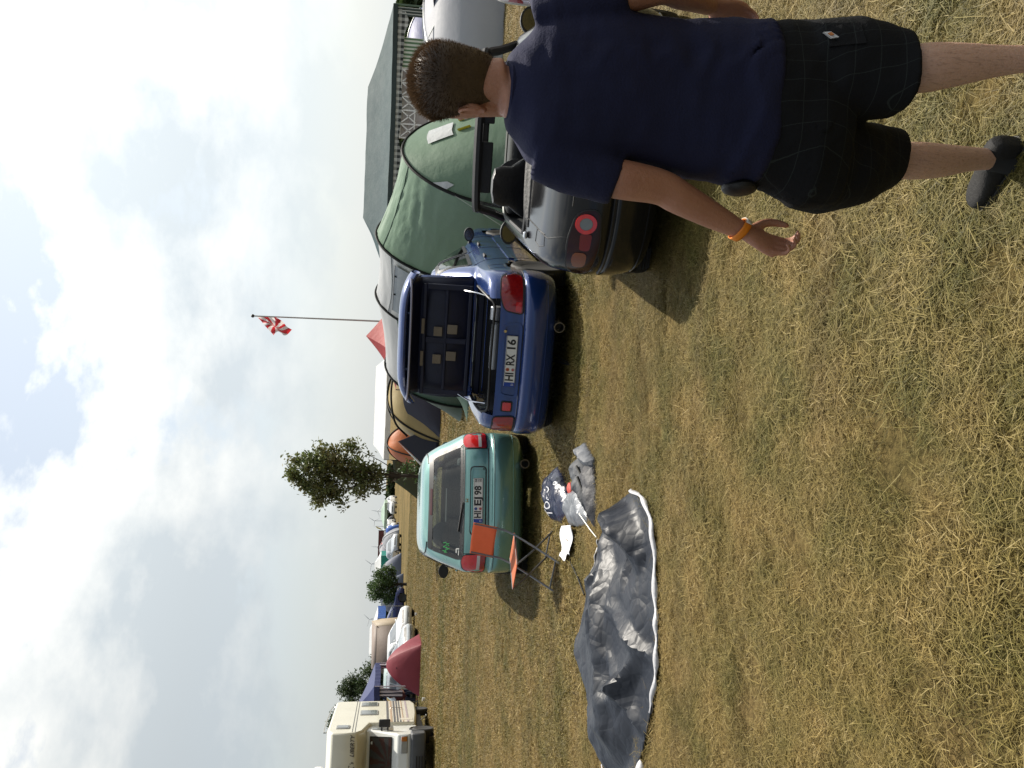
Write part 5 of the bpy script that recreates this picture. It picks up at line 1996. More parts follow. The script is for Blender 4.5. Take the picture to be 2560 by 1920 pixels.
# ------------------------------------------------------------------ other cars on the field
def field_car(label, loc, rz, paint, far=False, hs=1.0, group=None, name='parked_car'):
    """compact car, nose along +y in its own space; windows, lamps, wheels as parts"""
    root = empty(name, (loc[0], loc[1], 0), rz, label, 'car', group)
    rows = [(.18, .12, 4.0, .76, .40, .5), (.30, .02, 4.14, .83, .48, .6), (.48, .0, 4.16, .845, .5, .6), (.60, .05, 4.1, .843, .44, .6), (.74, .10, 3.95, .843, .42, .6), (.84, .15, 3.5, .83, .40, .7), (.92, .235, 3.05, .80, .38, .6),
            (1.06, .36, 2.75, .74, .38, .5), (1.22, .52, 2.38, .67, .40, .46), (1.32, .66, 2.12, .57, .44, .5), (1.36, .92, 1.9, .45, .3, .3), (1.375, 1.2, 1.6, .2, .1, .1)]
    rows = [(z * (hs if z > .5 else 1), *r_) for z, *r_ in rows]
    c = Car(rows, 3, 10, 12) if far else Car(rows, 4, 16, 18)
    body_ = c.body('body', paint, root, [arch_hole(.8, .30, .33), arch_hole(3.38, .30, .33)])
    z0, z1 = .95 * hs, 1.26 * hs
    part('rear_window', c.patch('y', roundpoly([(-.62, z0), (.62, z0), (.52, z1), (-.52, z1)], .05), .006, step=.12), WIN, root)
    part('windscreen', c.patch('f', roundpoly([(-.66, z0), (.66, z0), (.54, z1), (-.54, z1)], .05), .006, step=.12), WIN, root)
    for sd in (-1, 1):
        part('side_window', c.patch('x', roundpoly([(.85, z0), (1.6, z0), (1.6, z1), (1.1, z1)], .04), .006, sd, step=.12), WIN, root)
        part('side_window', c.patch('x', roundpoly([(1.68, z0), (2.75, z0), (2.35, z1 - .02), (1.68, z1)], .04), .006, sd, step=.12), WIN, root)
        part('tail_lamp', c.patch('y', [(sd * .6, .63), (sd * .80, .63), (sd * .80, .85), (sd * .62, .85)], .01, step=.08), LENS_R, root)
        part('headlamp', c.patch('f', [(sd * .48, .58), (sd * .76, .60), (sd * .76, .72), (sd * .5, .70)], .01, step=.08), LENS_W, root)
        for y_ in (.8, 3.38):
            if far:
                b = MB()
                b.lathe([(.19, -.095), (.285, -.09), (.285, .09), (.19, .095)], (sd * .755, y_, .285), 'x', 20)
                part('wheel', b, RUBBER, root)
                b = MB()
                b.lathe([(.18, -.1), (.18, .1)], (sd * .757, y_, .285), 'x', 14)
                part('rim', b, ALLOY, root)
            else:
                wheel(root, sd * .755, y_, .285, .19, sd, spokes=8)
        b = MB()
        b.box((sd * .92, 2.6, .95 * hs), (.16, .07, .11))
        part('wing_mirror', b, paint, root, bevel=.03)
    arch_liner(root, .8, .30, .33, .80, .55)
    arch_liner(root, 3.38, .30, .33, .80, .55)
    part('grille', c.patch('f', roundpoly([(-.42, .58), (.42, .58), (.42, .70), (-.42, .70)], .03), .008, step=.1), SEAL, root)
    part('lower_grille', c.patch('f', roundpoly([(-.5, .28), (.5, .28), (.5, .40), (-.5, .40)], .03), .008, step=.1), SEAL, root)
    return root
SILVER = mat('silver_paint', (.50, .52, .53), .25, .5, coat=.8, dirt=.08)
WHITEC = mat('white_paint', (.72, .73, .73), .3, coat=.6, dirt=.08)
PINKW = mat('rose_white_paint', (.62, .53, .53), .3, .1, coat=.7)
DBLUE = mat('dark_blue_paint', (.02, .03, .14), .25, .2, coat=.8)
MINT = mat('mint_paint', (.36, .45, .42), .3, .2, coat=.6)
DARKC = mat('anthracite_paint', (.05, .055, .06), .25, .3, coat=.8)
field_car('pale rose white car at the right edge, beyond the roadster bonnet', (4.26, 7.6), R(-32), PINKW)
# left group: local +y is the nose
field_car('silver car pointing right behind the maroon tent', (-15.3, 41.5), R(-118), SILVER)
field_car('white car with black grille standing beyond the silver one', (-15.6, 47.0), R(-125), WHITEC)
field_car('mint green hatchback facing the field behind the navy gazebo', (-15.0, 44.2), R(184), MINT, hs=1.12)
field_car('dark blue car with alloy wheel, side on, right of the brown tent', (-18.6, 59.5), R(-72), DBLUE)
# far row
p = ground(992, 1268)
field_car('white car facing the camera at the right of the far row', (p.x + .5, p.y + 3.5), R(170), WHITEC, True, 1.1)
p = ground(990, 1300)
field_car('dark grey car in the far row below the green gazebo', (p.x, p.y + 3), R(120), DARKC, True)
p = ground(990, 1318)
field_car('white van like car with large windscreen in the far row', (p.x, p.y + 3), R(165), mat('white_paint', (.7, .7, .7)), True, 1.3)
p = ground(1003, 1402)
field_car('silver grey car at the left of the far row beside the blue tent', (p.x - .4, p.y + 5), R(-150), SILVER, True, 1.05)
p = ground(998, 1388)
field_car('white saloon behind the silver grey car in the far row', (p.x, p.y + 12), R(-160), WHITEC, True, 1.05)

# ------------------------------------------------------------------ tents and shelters on the left and far away
MAROON = fabric('tent_maroon', (.24, .035, .05), (.21, .03, .045), .6, .25)
mt = dome_tent('dome_tent', 'maroon dome tent in front of the silver car', (-12.4, 37.4), 2.2, 2.1, 1.46, R(4), [MAROON] * 4, None, ex=1.9, pw=.62)
b = MB()
b.box((.02, -.62, 1.02), (.06, .02, .06))
part('vent_toggle', b, POLE_BLACK, mt)
NAVYG = fabric('gazebo_navy', (.035, .045, .14), (.03, .04, .125), .5, .2)
ng_ = gazebo('gazebo', 'navy gazebo with lilac striped curtains beside the motorhome', -16.1, -13.05, 36.6, 39.6, 1.96, 2.75, (-14.6, -14.55), NAVYG, NAVYG, mat('lilac_pole', (.48, .42, .50), .5), val=.24)
gcx, gcy = (-16.1 - 13.05) / 2, 38.1
for x0, x1, y_ in ((-13.55, -13.1, 36.68), (-13.2, -13.0, 39.3)):
    b = MB()
    b.grid(lambda u, v: (x0 + (x1 - x0) * u * (.6 + .4 * v) - gcx, y_ - gcy + .03 * math.sin(u * 20), .75 + 1.0 * v), 24, 4)
    part('striped_curtain', b, stripes('lilac_stripes', (.60, .54, .60), (.05, .045, .07), 6.5), ng_, ang=80)
TAUPE = fabric('tent_taupe', (.24, .19, .16), (.22, .175, .15), .6, .15)
tt = empty('frame_tent', (-15.4, 49.0, 0), R(10), 'tall brown frame tent with pale edges behind the white and silver cars', 'tent')
b = MB()
b.add([(-1.45, 0, 0), (1.45, 0, 0), (1.30, .1, 1.95), (-1.05, .1, 1.95), (-1.35, .05, 1.5)], [(0, 1, 2, 3, 4)])
part('front_wall', b, TAUPE, tt, thick=.02)
b = MB()
b.add([(1.45, 0, 0), (1.6, 2.6, 0), (1.45, 2.6, 1.75), (1.48, 1.2, 2.25), (1.30, .1, 1.95)], [(0, 1, 2, 3, 4)])
part('gable_wall', b, fabric('tent_beige', (.44, .36, .26)), tt, thick=.02)
b = MB()
b.add([(1.30, .1, 1.95), (1.48, 1.2, 2.25), (-1.2, 1.2, 2.2), (-1.05, .1, 1.95)], [(0, 1, 2, 3)])
b.add([(1.48, 1.2, 2.25), (1.45, 2.6, 1.75), (-1.4, 2.6, 1.7), (-1.2, 1.2, 2.2)], [(0, 1, 2, 3)])
part('roof', b, TAUPE, tt, thick=.02)
b = MB()
b.tube([(1.30, .08, 1.97), (1.48, 1.2, 2.27)], .03, 5)
part('pale_piping', b, fabric('tent_beige', (.44, .36, .26)), tt)
BLUEF = fabric('tent_blue', (.05, .13, .42), (.04, .11, .38), .5, .3)
gazebo('gazebo', 'white roofed gazebo with blue sides behind the brown tent', -18.7, -15.0, 54, 57, 1.98, 2.45, (-17.6, -16.1), WTENT, BLUEF, POLE_STEEL, val=.5)
gazebo('gazebo', 'pale roofed gazebo with blue side panel at the left of the brown tent', -21.8, -19.1, 53, 56, 2.0, 2.4, (-20.8, -20.1), WTENT, BLUEF, POLE_STEEL, val=.75)
dome_tent('dome_tent', 'bright blue dome tent between the brown tent and the white car', (-15.4, 46.6), 2.6, 2.2, 1.25, R(20), [BLUEF, BLUEF, T_GREYW, T_GREYW], POLE_BLACK, poleR=.02)
dome_tent('dome_tent', 'slate blue tent flank beside the far bush', (-18.1, 72), 3.4, 2.6, 1.9, R(20), [fabric('tent_slate', (.13, .15, .21))] * 4, None)
# far row of shelters
def far_xy(ix, iy, y):
    q = at(ix, iy, y)
    return q.x, y
x_, y_ = far_xy(975, 1290, 108)
gazebo('gazebo', 'pale green gazebo above the far cars', x_ - 1.6, x_ + 1.6, y_, y_ + 3, 1.75, 2.15, (x_ - .6, x_ + .6), fabric('pale_green', (.42, .55, .45)), fabric('pale_green', (.42, .55, .45)), POLE_STEEL, val=.35)
x_, y_ = far_xy(965, 1353, 100)
dome_tent('tunnel_tent', 'grey arched tunnel tent in the middle of the far row', (x_, y_), 3.0, 4.0, 1.8, R(5), [fabric('tent_lightgrey', (.33, .34, .37))] * 4, fabric('awning_white', (.6, .6, .62)), ex=2.2, poleR=.05)
x_, y_ = far_xy(965, 1372, 104)
dome_tent('dome_tent', 'red white and blue dome tent in the far row', (x_, y_), 3.2, 3.0, 2.1, R(0), [fabric('awning_white', (.6, .6, .62)), REDF, BLUEF, BLUEF], fabric('awning_white', (.6, .6, .62)), poleR=.06)
x_, y_ = far_xy(955, 1342, 100)
dome_tent('dome_tent', 'small blue dome tent at the right of the grey far tunnel tent', (x_ + .4, y_ + 2), 1.6, 2.0, 1.5, 0, [BLUEF] * 4, None)
x_, y_ = far_xy(960, 1366, 118)
bn = empty('banner', (x_, y_, 0), R(3), 'dark red and black banner stretched behind the far tents', 'banner')
b = MB()
b.box((0, 0, 2.05), (4.3, .03, .75))
part('cloth', b, mat('banner_dark', (.06, .02, .025), .8, c2=(.16, .05, .05), scale=3), bn)
for sg in (-1, 1):
    b = MB()
    b.tube([(sg * 2.15, 0, 0), (sg * 2.15, 0, 2.45)], .04, 6)
    part('post', b, POLE_BLACK, bn)
x_, y_ = far_xy(955, 1420, 92)
gazebo('gazebo', 'turquoise gazebo with white roof at the left of the far row', x_ - 1.3, x_ + 1.3, y_, y_ + 2.6, 1.95, 2.6, (x_ - .3, x_ + .3), WTENT, fabric('turquoise', (.03, .30, .27)), POLE_STEEL, val=.8)
x_, y_ = far_xy(975, 1430, 82)
dome_tent('dome_tent', 'slate blue tent behind the far bush, edge on', (x_, y_), 3.0, 3.0, 1.9, R(25), [fabric('tent_slate', (.13, .15, .21))] * 4, None, ex=2.0)
# yellow flag far away
x_, y_ = far_xy(950, 1316, 130)
yf = empty('yellow_flag', (x_, y_, 0), 0, 'small yellow flag on a thin pole above the far row', 'flag')
b = MB()
b.tube([(0, 0, 0), (0, 0, 3.0)], .03, 5)
part('pole', b, POLE_STEEL, yf)
b = MB()
b.grid(lambda u, v: (-.02 - .9 * v * .3 - .25 * u, .06 * math.sin(u * 6), 2.95 - .75 * v - .2 * u), 6, 6)
part('cloth', b, fabric('flag_yellow', (.65, .55, .06)), yf, thick=.01)
# olive tarp under the young tree
ot = empty('olive_tarp', (-4.55, 39, 0), 0, 'olive green tarpaulin wall strung beside the young tree', 'tarpaulin')
b = MB()
b.grid(lambda u, v: Vector((.9, 0, 1.5)).lerp(Vector((.9, 0, .02)), u).lerp(Vector((-.1, .1, 1.35 * (1 - .2 * u))).lerp(Vector((-1.1, -.1, .02)), u), v), 10, 10)
part('cloth', b, fabric('olive', (.07, .085, .045)), ot, thick=.01)
b = MB()
b.tube([(.9, 0, 0), (.9, 0, 1.55)], .02, 5)
part('post', b, POLE_BLACK, ot)
# behind the party tent at the right
dome_tent('dome_tent', 'blue tent seen through the party tent', (11.2, 29), 3.6, 3.0, 1.55, R(10), [fabric('tent_lilacblue', (.12, .14, .30))] * 4, POLE_STEEL)
dome_tent('dome_tent', 'white and black tent below the party tent eave', (9.6, 26), 2.6, 2.4, 1.25, R(-20), [fabric('awning_white', (.6, .6, .62)), fabric('tent_black', (.03, .03, .03)), fabric('awning_white', (.6, .6, .62)), fabric('tent_black', (.03, .03, .03))], POLE_STEEL)

# ------------------------------------------------------------------ wind turbines on the horizon
TURB = mat('turbine_grey', (.62, .63, .64), .6)
for i, (ix, iy, y_, rot, wh) in enumerate(((944, 1278, 9000, .15, 'rightmost wind turbine above the far cars'), (936, 1302, 8600, .55, 'wind turbine right of the yellow flag'), (943, 1367, 9400, .05, 'wind turbine above the dark banner'), (928, 1410, 7800, .62, 'tall wind turbine above the turquoise gazebo'), (923, 1548, 7800, .75, 'leftmost wind turbine above the white roofed gazebo'), (946, 1086, 9600, .3, 'wind turbine just above the white marquee'))):
    hb = at(ix, iy, y_)
    H = hb.z
    root = empty('wind_turbine', (hb.x, y_, 0), 0, wh, 'wind turbine', 'wind turbines on the horizon')
    b = MB()
    b.tube([(0, 0, 0), (0, 0, H)], [3.6, 2.2], 10)
    part('mast', b, TURB, root)
    b = MB()
    b.ell((0, -2, H), (3.0, 5.5, 3.0), 10, 8)
    part('nacelle', b, TURB, root)
    for k in range(3):
        a = rot + k * 2 * math.pi / 3
        d = Vector((math.sin(a), 0, math.cos(a)))
        b = MB()
        b.tube([Vector((0, -6, H)) + d * 1, Vector((0, -6, H)) + d * 14, Vector((0, -6, H)) + d * 66], [2.0, 2.9, .8], 6)
        part('blade', b, TURB, root)

# ------------------------------------------------------------------ trees and bushes
BARK = mat('bark', (.06, .045, .032), .9, bump=.8, bscale=12)
def leaf_mat(name, c, c2):
    return mat(name, c, .55, c2=c2, scale=1.6, transl=.3)
def tree(name, label, loc, h_, crown, trunk_r, nl, leaf, m_, seed, cat='tree', limbs=14, lean=.0, stem_h=None):
    """crown: list of (x, y, z, rx, ry, rz) lobes; leaves are small bent blades on twigs"""
    r_ = np.random.default_rng(seed)
    root = empty(name, (loc[0], loc[1], 0), 0, label, cat)
    b = MB()
    top = stem_h or h_ * .92
    path = [Vector((lean * t * h_ + .03 * h_ * math.sin(t * 5 + seed) * t, .02 * h_ * math.sin(t * 4), top * t)) for t in [k / 8 for k in range(9)]]
    b.tube(path, [trunk_r * (1 - .85 * k / 8) for k in range(9)], 8)
    tw = []
    for i in range(limbs):
        lb = crown[i % len(crown)]
        a = r_.uniform(0, 2 * math.pi)
        e = np.array([lb[0] + lb[3] * .8 * math.cos(a), lb[1] + lb[4] * .8 * math.sin(a), lb[2] + lb[5] * r_.uniform(-.3, .95)])
        s0 = path[min(int(max(e[2] * .5, .08 * h_) / top * 8), 7)]
        mid = (Vector(e) + s0) / 2 + Vector((0, 0, -.03 * h_))
        q = [Vector(x) for x in cr([tuple(s0), tuple(mid), tuple(e)], 4)]
        b.tube(q, [trunk_r * .35 * (1 - .8 * k / (len(q) - 1)) for k in range(len(q))], 5)
        tw.append(q)
    # twigs leave the limbs; leaves sit along them
    LP = [p for q in tw for p in q[2:]] + path[4:]
    LPn = np.array([tuple(p) for p in LP])
    V, Fc = [], []
    ntw = nl // 26
    for i in range(ntw):
        lb = crown[r_.integers(0, len(crown))]
        d = r_.normal(size=3)
        d /= np.linalg.norm(d)
        c = np.array(lb[:3]) + d * r_.uniform(.3, 1.0) ** .45 * np.array(lb[3:])
        j = int(((LPn - c) ** 2).sum(1).argmin())
        s0 = LPn[j]
        ln = np.linalg.norm(c - s0)
        if ln > 1.0 * max(lb[3:]):
            c = s0 + (c - s0) / ln * 1.0 * max(lb[3:])
        c = c + np.array([0, 0, .08 * ln])
        b.tube([Vector(s0), Vector((s0 + c) / 2 + r_.normal(size=3) * .04 * ln), Vector(c)], [trunk_r * .12, trunk_r * .08, trunk_r * .03], 3)
        for k in range(26):
            t = r_.uniform(.25, 1.05)
            p = s0 + (c - s0) * t + r_.normal(size=3) * leaf * .75
            u = (c - s0) / max(ln, 1e-3) * .7 + r_.normal(size=3) * .55 + np.array([0, 0, .25])
            u /= np.linalg.norm(u)
            v = np.cross(u, r_.normal(size=3))
            v /= max(np.linalg.norm(v), 1e-6)
            L = leaf * r_.uniform(.6, 1.25)
            o = len(V)
            V += [p - u * L * .5, p + v * L * .24, p + u * L * .5, p - v * L * .24]
            Fc.append((o, o + 1, o + 2, o + 3))
    part('trunk', b, BARK, root)
    me = bpy.data.meshes.new('crown')
    me.from_pydata([tuple(x) for x in V], [], Fc)
    me.materials.append(m_)
    put('crown', me, root)
    return root
L1 = leaf_mat('leaf_young', (.12, .18, .05), (.16, .135, .06))
L2 = leaf_mat('leaf_bush', (.045, .085, .02), (.07, .12, .035))
L3 = leaf_mat('leaf_conifer', (.035, .06, .02), (.055, .085, .03))
tree('young_tree', 'slender young tree with reddish green leaves behind the green hatchback', (-3.35, 30.0), 5.2,
     [(0.05, 0, 3.7, .85, .85, 1.1), (-.35, 0, 3.1, .80, .75, .75), (.45, .1, 3.0, .75, .75, .75), (.1, 0, 4.5, .65, .6, .75), (-.1, 0, 2.3, .55, .5, .5), (.55, 0, 3.9, .6, .6, .6), (-.55, 0, 3.9, .6, .6, .6)], .07, 8200, .15, L1, 5, limbs=30)
tree('bush', 'low leafy shoots at the foot of the young tree', (-3.25, 30.4), 1.3, [(0, 0, .8, .5, .5, .6), (.3, 0, .5, .4, .4, .4)], .03, 1000, .12, L2, 9, 'bush', 8)
q = ground(1006, 1472)
tree('bush', 'dense round green bush in front of the far tents', (-14.5, 61), 2.6, [(0, 0, 1.7, 1.05, 1.0, .95), (-.5, 0, 2.2, .7, .7, .6), (.6, 0, 1.5, .8, .8, .8), (-.7, 0, 1.3, .7, .7, .8)], .12, 6500, .16, L2, 21, 'bush', 16)
q = at(1000, 1700, 50)
tree('bushy_tree', 'tall dark bushy tree rising beside the motorhome roof', (q.x - 1.3, 52), 4.6, [(-.3, 0, 2.6, 1.3, 1.2, 1.2), (-1.3, 0, 3.3, 1.0, 1.0, .95), (.7, 0, 2.2, 1.1, 1.0, 1.0), (1.6, 0, 1.6, .9, .9, .8), (-2.0, 0, 2.5, 1.0, 1.0, 1.2), (.2, 0, 3.4, .5, .5, .7), (-1.8, 0, 4.0, .4, .4, .7)], .13, 13000, .17, L3, 33, limbs=30)
def hedge(label, x0, x1, y_, h_, seed):
    root = empty('hedge', ((x0 + x1) / 2, y_, 0), 0, label, 'hedge')
    n = int((x1 - x0) / 2)
    cr_ = [((x0 - x1) / 2 + (i + .5) * (x1 - x0) / n, 0, h_ * .5, 1.5, .8, h_ * (.45 + .12 * math.sin(i * 2.3 + seed))) for i in range(n)]
    r_ = np.random.default_rng(seed)
    V, Fc = [], []
    for i in range(n * 240):
        lb = cr_[r_.integers(0, n)]
        d = r_.normal(size=3)
        d /= np.linalg.norm(d)
        c = np.array(lb[:3]) + d * r_.uniform(.5, 1) * np.array(lb[3:])
        u = r_.normal(size=3) * .28
        v = r_.normal(size=3) * .2
        o = len(V)
        V += [c - u, c + v, c + u, c - v]
        Fc.append((o, o + 1, o + 2, o + 3))
    me = bpy.data.meshes.new('foliage')
    me.from_pydata([tuple(x) for x in V], [], Fc)
    me.materials.append(L3)
    put('foliage', me, root)
    b = MB()
    for cx_ in cr_:
        b.tube([(cx_[0], 0, 0), (cx_[0] + .2, 0, h_ * .7)], [.08, .03], 5)
    part('stems', b, BARK, root)['kind'] = 'stuff'
hedge('long dark green hedge behind the far row of cars', -44, -15, 150, 1.5, 3)
hedge('green hedge beyond the party tent at the right', 16, 36, 60, 2.2, 8)

# ------------------------------------------------------------------ person seated by the motorhome
def seated(label, loc, rz, shirt, sc=1.0):
    root = empty('person', (loc[0], loc[1], 0), rz, label, 'person')
    b = MB()                                    # faces -y
    b.ell((0, -.02, 1.20), (.085, .10, .125), 14, 10)
    b.tube([(0, .01, 1.11), (0, .02, 1.03)], [.055, .06], 10)
    b.tube([(0, .0, .50), (0, .03, .75), (0, .04, .95), (0, .03, 1.04)], [.14, .15, .16, .09], 14, flat=1.25)
    for sg in (-1, 1):
        b.tube([(sg * .17, .03, .98), (sg * .25, -.02, .74), (sg * .16, -.28, .66)], [.055, .045, .035], 10)
        b.ell((sg * .14, -.33, .66), (.035, .05, .03), 8, 6)
        b.tube([(sg * .09, 0, .50), (sg * .13, -.42, .50), (sg * .14, -.44, .1), (sg * .14, -.40, .05)], [.09, .065, .045, .04], 10)
        b.ell((sg * .14, -.50, .04), (.045, .12, .04), 8, 6)
    put('body', remesh(b, 'body', SKINF, .018, 4), root)
    b = MB()
    b.tube([(0, .0, .48), (0, .03, .75), (0, .04, .95), (0, .03, 1.03)], [.155, .165, .175, .10], 14, flat=1.25)
    for sg in (-1, 1):
        b.tube([(sg * .15, .03, .98), (sg * .25, -.01, .78)], [.07, .06], 10)
    put('shirt', remesh(b, 'shirt', shirt, .018, 3), root)
    b = MB()
    for sg in (-1, 1):
        b.tube([(sg * .08, .02, .50), (sg * .13, -.42, .51), (sg * .14, -.44, .14)], [.105, .08, .06], 10)
    put('trousers', remesh(b, 'trousers', mat('trousers_dark', (.02, .025, .05), .8), .018, 3), root)
    b = MB()
    b.ell((0, .012, 1.235), (.095, .105, .11), 14, 10)
    part('hair', b, mat('dark_hair', (.015, .008, .007), .6), root)
SKINF = mat('skin_far', (.40, .19, .11), .5)
def camp_chair(label, loc, rz):
    root = empty('camp_chair', (loc[0], loc[1], 0), rz, label, 'chair')
    m_ = mat('camp_cloth', (.03, .04, .09), .8)
    b = MB()
    b.box((0, .0, .40), (.52, .48, .04))
    part('seat', b, m_, root)
    b = MB()
    b.box((0, .26, .68), (.52, .04, .52))
    part('backrest', b, m_, root)
    for sx in (-1, 1):
        for sy in (-1, 1):
            b = MB()
            b.tube([(sx * .25, sy * .22, 0), (sx * .25, sy * .22, .42)], .014, 6)
            part('leg', b, POLE_STEEL, root)
pq = at(1000, 1740, 37.9)
camp_chair('dark camp chair under the navy gazebo', (pq.x, 37.9), R(20))
seated('person with dark hair in reddish top sitting under the navy gazebo', (pq.x, 37.9), R(20), mat('shirt_red_dark', (.12, .03, .03), .8))
# ------------------------------------------------------------------ the walking man
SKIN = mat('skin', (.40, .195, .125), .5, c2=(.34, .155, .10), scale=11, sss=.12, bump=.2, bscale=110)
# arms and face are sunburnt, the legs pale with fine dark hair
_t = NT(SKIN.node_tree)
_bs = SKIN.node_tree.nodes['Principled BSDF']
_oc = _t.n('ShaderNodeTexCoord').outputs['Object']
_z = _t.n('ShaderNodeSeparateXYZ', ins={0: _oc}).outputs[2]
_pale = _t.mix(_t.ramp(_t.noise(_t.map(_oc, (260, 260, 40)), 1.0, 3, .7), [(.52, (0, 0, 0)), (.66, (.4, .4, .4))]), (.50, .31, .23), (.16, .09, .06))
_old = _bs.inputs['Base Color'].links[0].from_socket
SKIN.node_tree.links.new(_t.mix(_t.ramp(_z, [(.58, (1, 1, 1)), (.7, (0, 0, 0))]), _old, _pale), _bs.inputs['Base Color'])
SKIN_L = SKIN
HAIRC = mat('hair_brown', (.045, .026, .014), .5, c2=(.065, .038, .02), scale=40)
SHIRT = mat('shirt_navy', (.011, .013, .042), .85, c2=(.009, .011, .035), scale=5, bump=.25, bscale=160, spec=.25)

def checked_cloth():
    m = bpy.data.materials.new('checked_shorts')
    m.use_nodes = True
    t = NT(m.node_tree)
    bs = m.node_tree.nodes['Principled BSDF']
    oc = t.n('ShaderNodeTexCoord').outputs['Object']
    sp = t.n('ShaderNodeSeparateXYZ', ins={0: oc})
    def ln(s, f, w_):
        return t.math('LESS_THAN', t.math('FRACT', t.math('MULTIPLY', s, f)), w_)
    a1 = t.math('ADD', sp.outputs[0], t.math('MULTIPLY', sp.outputs[1], .8))
    l_ = t.math('MAXIMUM', ln(a1, 19, .03), ln(sp.outputs[2], 17, .03))
    c = t.mix(t.math('MULTIPLY', l_, .4), (.006, .0065, .008), (.04, .05, .047))
    m.node_tree.links.new(c, bs.inputs['Base Color'])
    bs.inputs['Roughness'].default_value = .9
    bs.inputs['Specular IOR Level'].default_value = .2
    bn = t.n('ShaderNodeBump', ins={'Height': t.noise(oc, 140, 4, .6), 'Strength': .25, 'Distance': .01})
    m.node_tree.links.new(bn.outputs[0], bs.inputs['Normal'])
    return m
SHORTS = checked_cloth()
SHOE = mat('shoe_black', (.012, .012, .013), .7, c2=(.02, .019, .018), spec=.25, bump=.3, bscale=80)

def ering(c, rx, ry, n=20, e=2.0, rot=0.0):
    o = []
    for k in range(n):
        a = 2 * math.pi * k / n
        x = rx * math.copysign(abs(math.cos(a)) ** (2 / e), math.cos(a))
        y = ry * math.copysign(abs(math.sin(a)) ** (2 / e), math.sin(a))
        o.append(Vector((c[0] + x * math.cos(rot) - y * math.sin(rot), c[1] + x * math.sin(rot) + y * math.cos(rot), c[2])))
    return o

man = empty('person', (.62, 2.2, 0), 0, 'man in navy T-shirt and dark checked shorts walking away past the black roadster', 'person')
ORG_M = Vector((.62, 2.2, 0))
def A(ix, iy, y):
    return at(ix, iy, y) - ORG_M

def hand(mb, wrist, down, side, palm, spread=1.0, curl=.9, sc=1.0):
    """down: wrist to knuckles, side: towards the thumb, palm: the way the palm faces"""
    down, palm = down.normalized(), palm.normalized()
    side = (side - down * side.dot(down)).normalized()
    palm = (palm - down * palm.dot(down) - side * palm.dot(side)).normalized()
    W = wrist
    mb.tube([W - down * .02, W + down * .02, W + down * .05, W + down * .085, W + down * .10], [.024 * sc, .028 * sc, .036 * sc, .040 * sc, .030 * sc], 12, flat=.55) if False else None
    rings = []
    for t, ww, hh in ((-.02, .026, .020), (.01, .029, .019), (.04, .037, .017), (.07, .042, .016), (.095, .041, .014), (.105, .030, .010)):
        c = W + down * t * sc
        rings.append([c + side * (ww * sc * math.cos(2 * math.pi * k / 16)) + palm * (hh * sc * math.sin(2 * math.pi * k / 16)) for k in range(16)])
    mb.loft(rings)
    for i, (off, L, r_) in enumerate(((.030, .078, .0088), (.0095, .086, .0092), (-.0115, .080, .0088), (-.031, .063, .0078))):
        base = W + (down * .088 + side * off * spread) * sc
        d = down.copy()
        pts, rs = [base - d * .02], [r_ * sc * 1.05]
        ang = 0
        p = base
        for j, fr in enumerate((.45, .31, .24)):
            ang += curl * (.35 + .16 * j) * (1 + .12 * i)
            d = down * math.cos(ang) + palm * math.sin(ang)
            p = p + d * L * fr * sc * 1.1
            pts.append(p)
            rs.append(r_ * sc * (1 - .10 * (j + 1)))
        q = cr([tuple(x) + (r2,) for x, r2 in zip(pts, rs)], 3)
        mb.tube([Vector(x[:3]) for x in q], [float(x[3]) for x in q], 10)
        mb.ell(pts[-1], (rs[-1],) * 3, 8, 6)
    b0 = W + (down * .025 + side * .022) * sc
    t1 = W + (down * .055 + side * .052 + palm * .018) * sc
    t2 = W + (down * .085 + side * .060 + palm * .032) * sc
    t3 = W + (down * .108 + side * .058 + palm * .040) * sc
    q = cr([tuple(b0) + (.014 * sc,), tuple(t1) + (.0125 * sc,), tuple(t2) + (.0105 * sc,), tuple(t3) + (.0085 * sc,)], 4)
    mb.tube([Vector(x[:3]) for x in q], [float(x[3]) for x in q], 10)
    mb.ell(t3, (.0085 * sc,) * 3, 8, 6)

YS = 2.12
body = MB()
# torso core (inside the clothes), neck and head
neck = A(1262, 232, 2.14)
hc = A(1160, 209, 2.16)                       # head centre
yaw = R(22)                                    # turned a little to the left
HR = Matrix.Rotation(yaw, 3, 'Z') @ Matrix.Rotation(R(-8), 3, 'X')
def HP(x, y, z):                               # head space: x right, y face, z up
    return hc + HR @ Vector((x, y, z))
rings = []
for z, wx, dy_, y0 in ((-.135, .030, .030, .075), (-.125, .042, .045, .058), (-.105, .052, .070, .036), (-.075, .060, .082, .020), (-.040, .068, .092, .006), (0, .075, .099, .0), (.04, .0785, .102, -.006), (.08, .074, .095, -.008), (.108, .056, .072, -.006), (.122, .030, .040, -.004), (.127, .008, .010, -.004)):
    rings.append([HP(wx * math.cos(2 * math.pi * k / 24), y0 + dy_ * math.sin(2 * math.pi * k / 24), z) for k in range(24)])
body.loft(rings)
body.tube([HP(0, .085, -.005), HP(0, .108, -.035), HP(0, .103, -.048)], [.010, .015, .011], 8)          # nose
body.ell(HP(0, .088, -.078), (.022, .010, .006), 10, 6, HR)                                              # lips
body.ell(HP(0, .078, .012), (.055, .018, .012), 10, 6, HR)                                               # brow
for sg in (-1, 1):                                                                                        # ears
    pts = [HP(sg * .077, -.002 + .016 * math.cos(a), -.02 + .032 * math.sin(a)) + HR @ Vector((sg * (.006 + .012 * (1 - math.cos(a)) * .5), 0, 0)) for a in [R(t) for t in range(-100, 221, 20)]]
    body.tube(pts, .0055, 6)
    body.ell(HP(sg * .079, .0, -.022), (.006, .015, .027), 8, 6, HR)
    body.ell(HP(sg * .077, .006, -.054), (.006, .007, .009), 8, 6, HR)
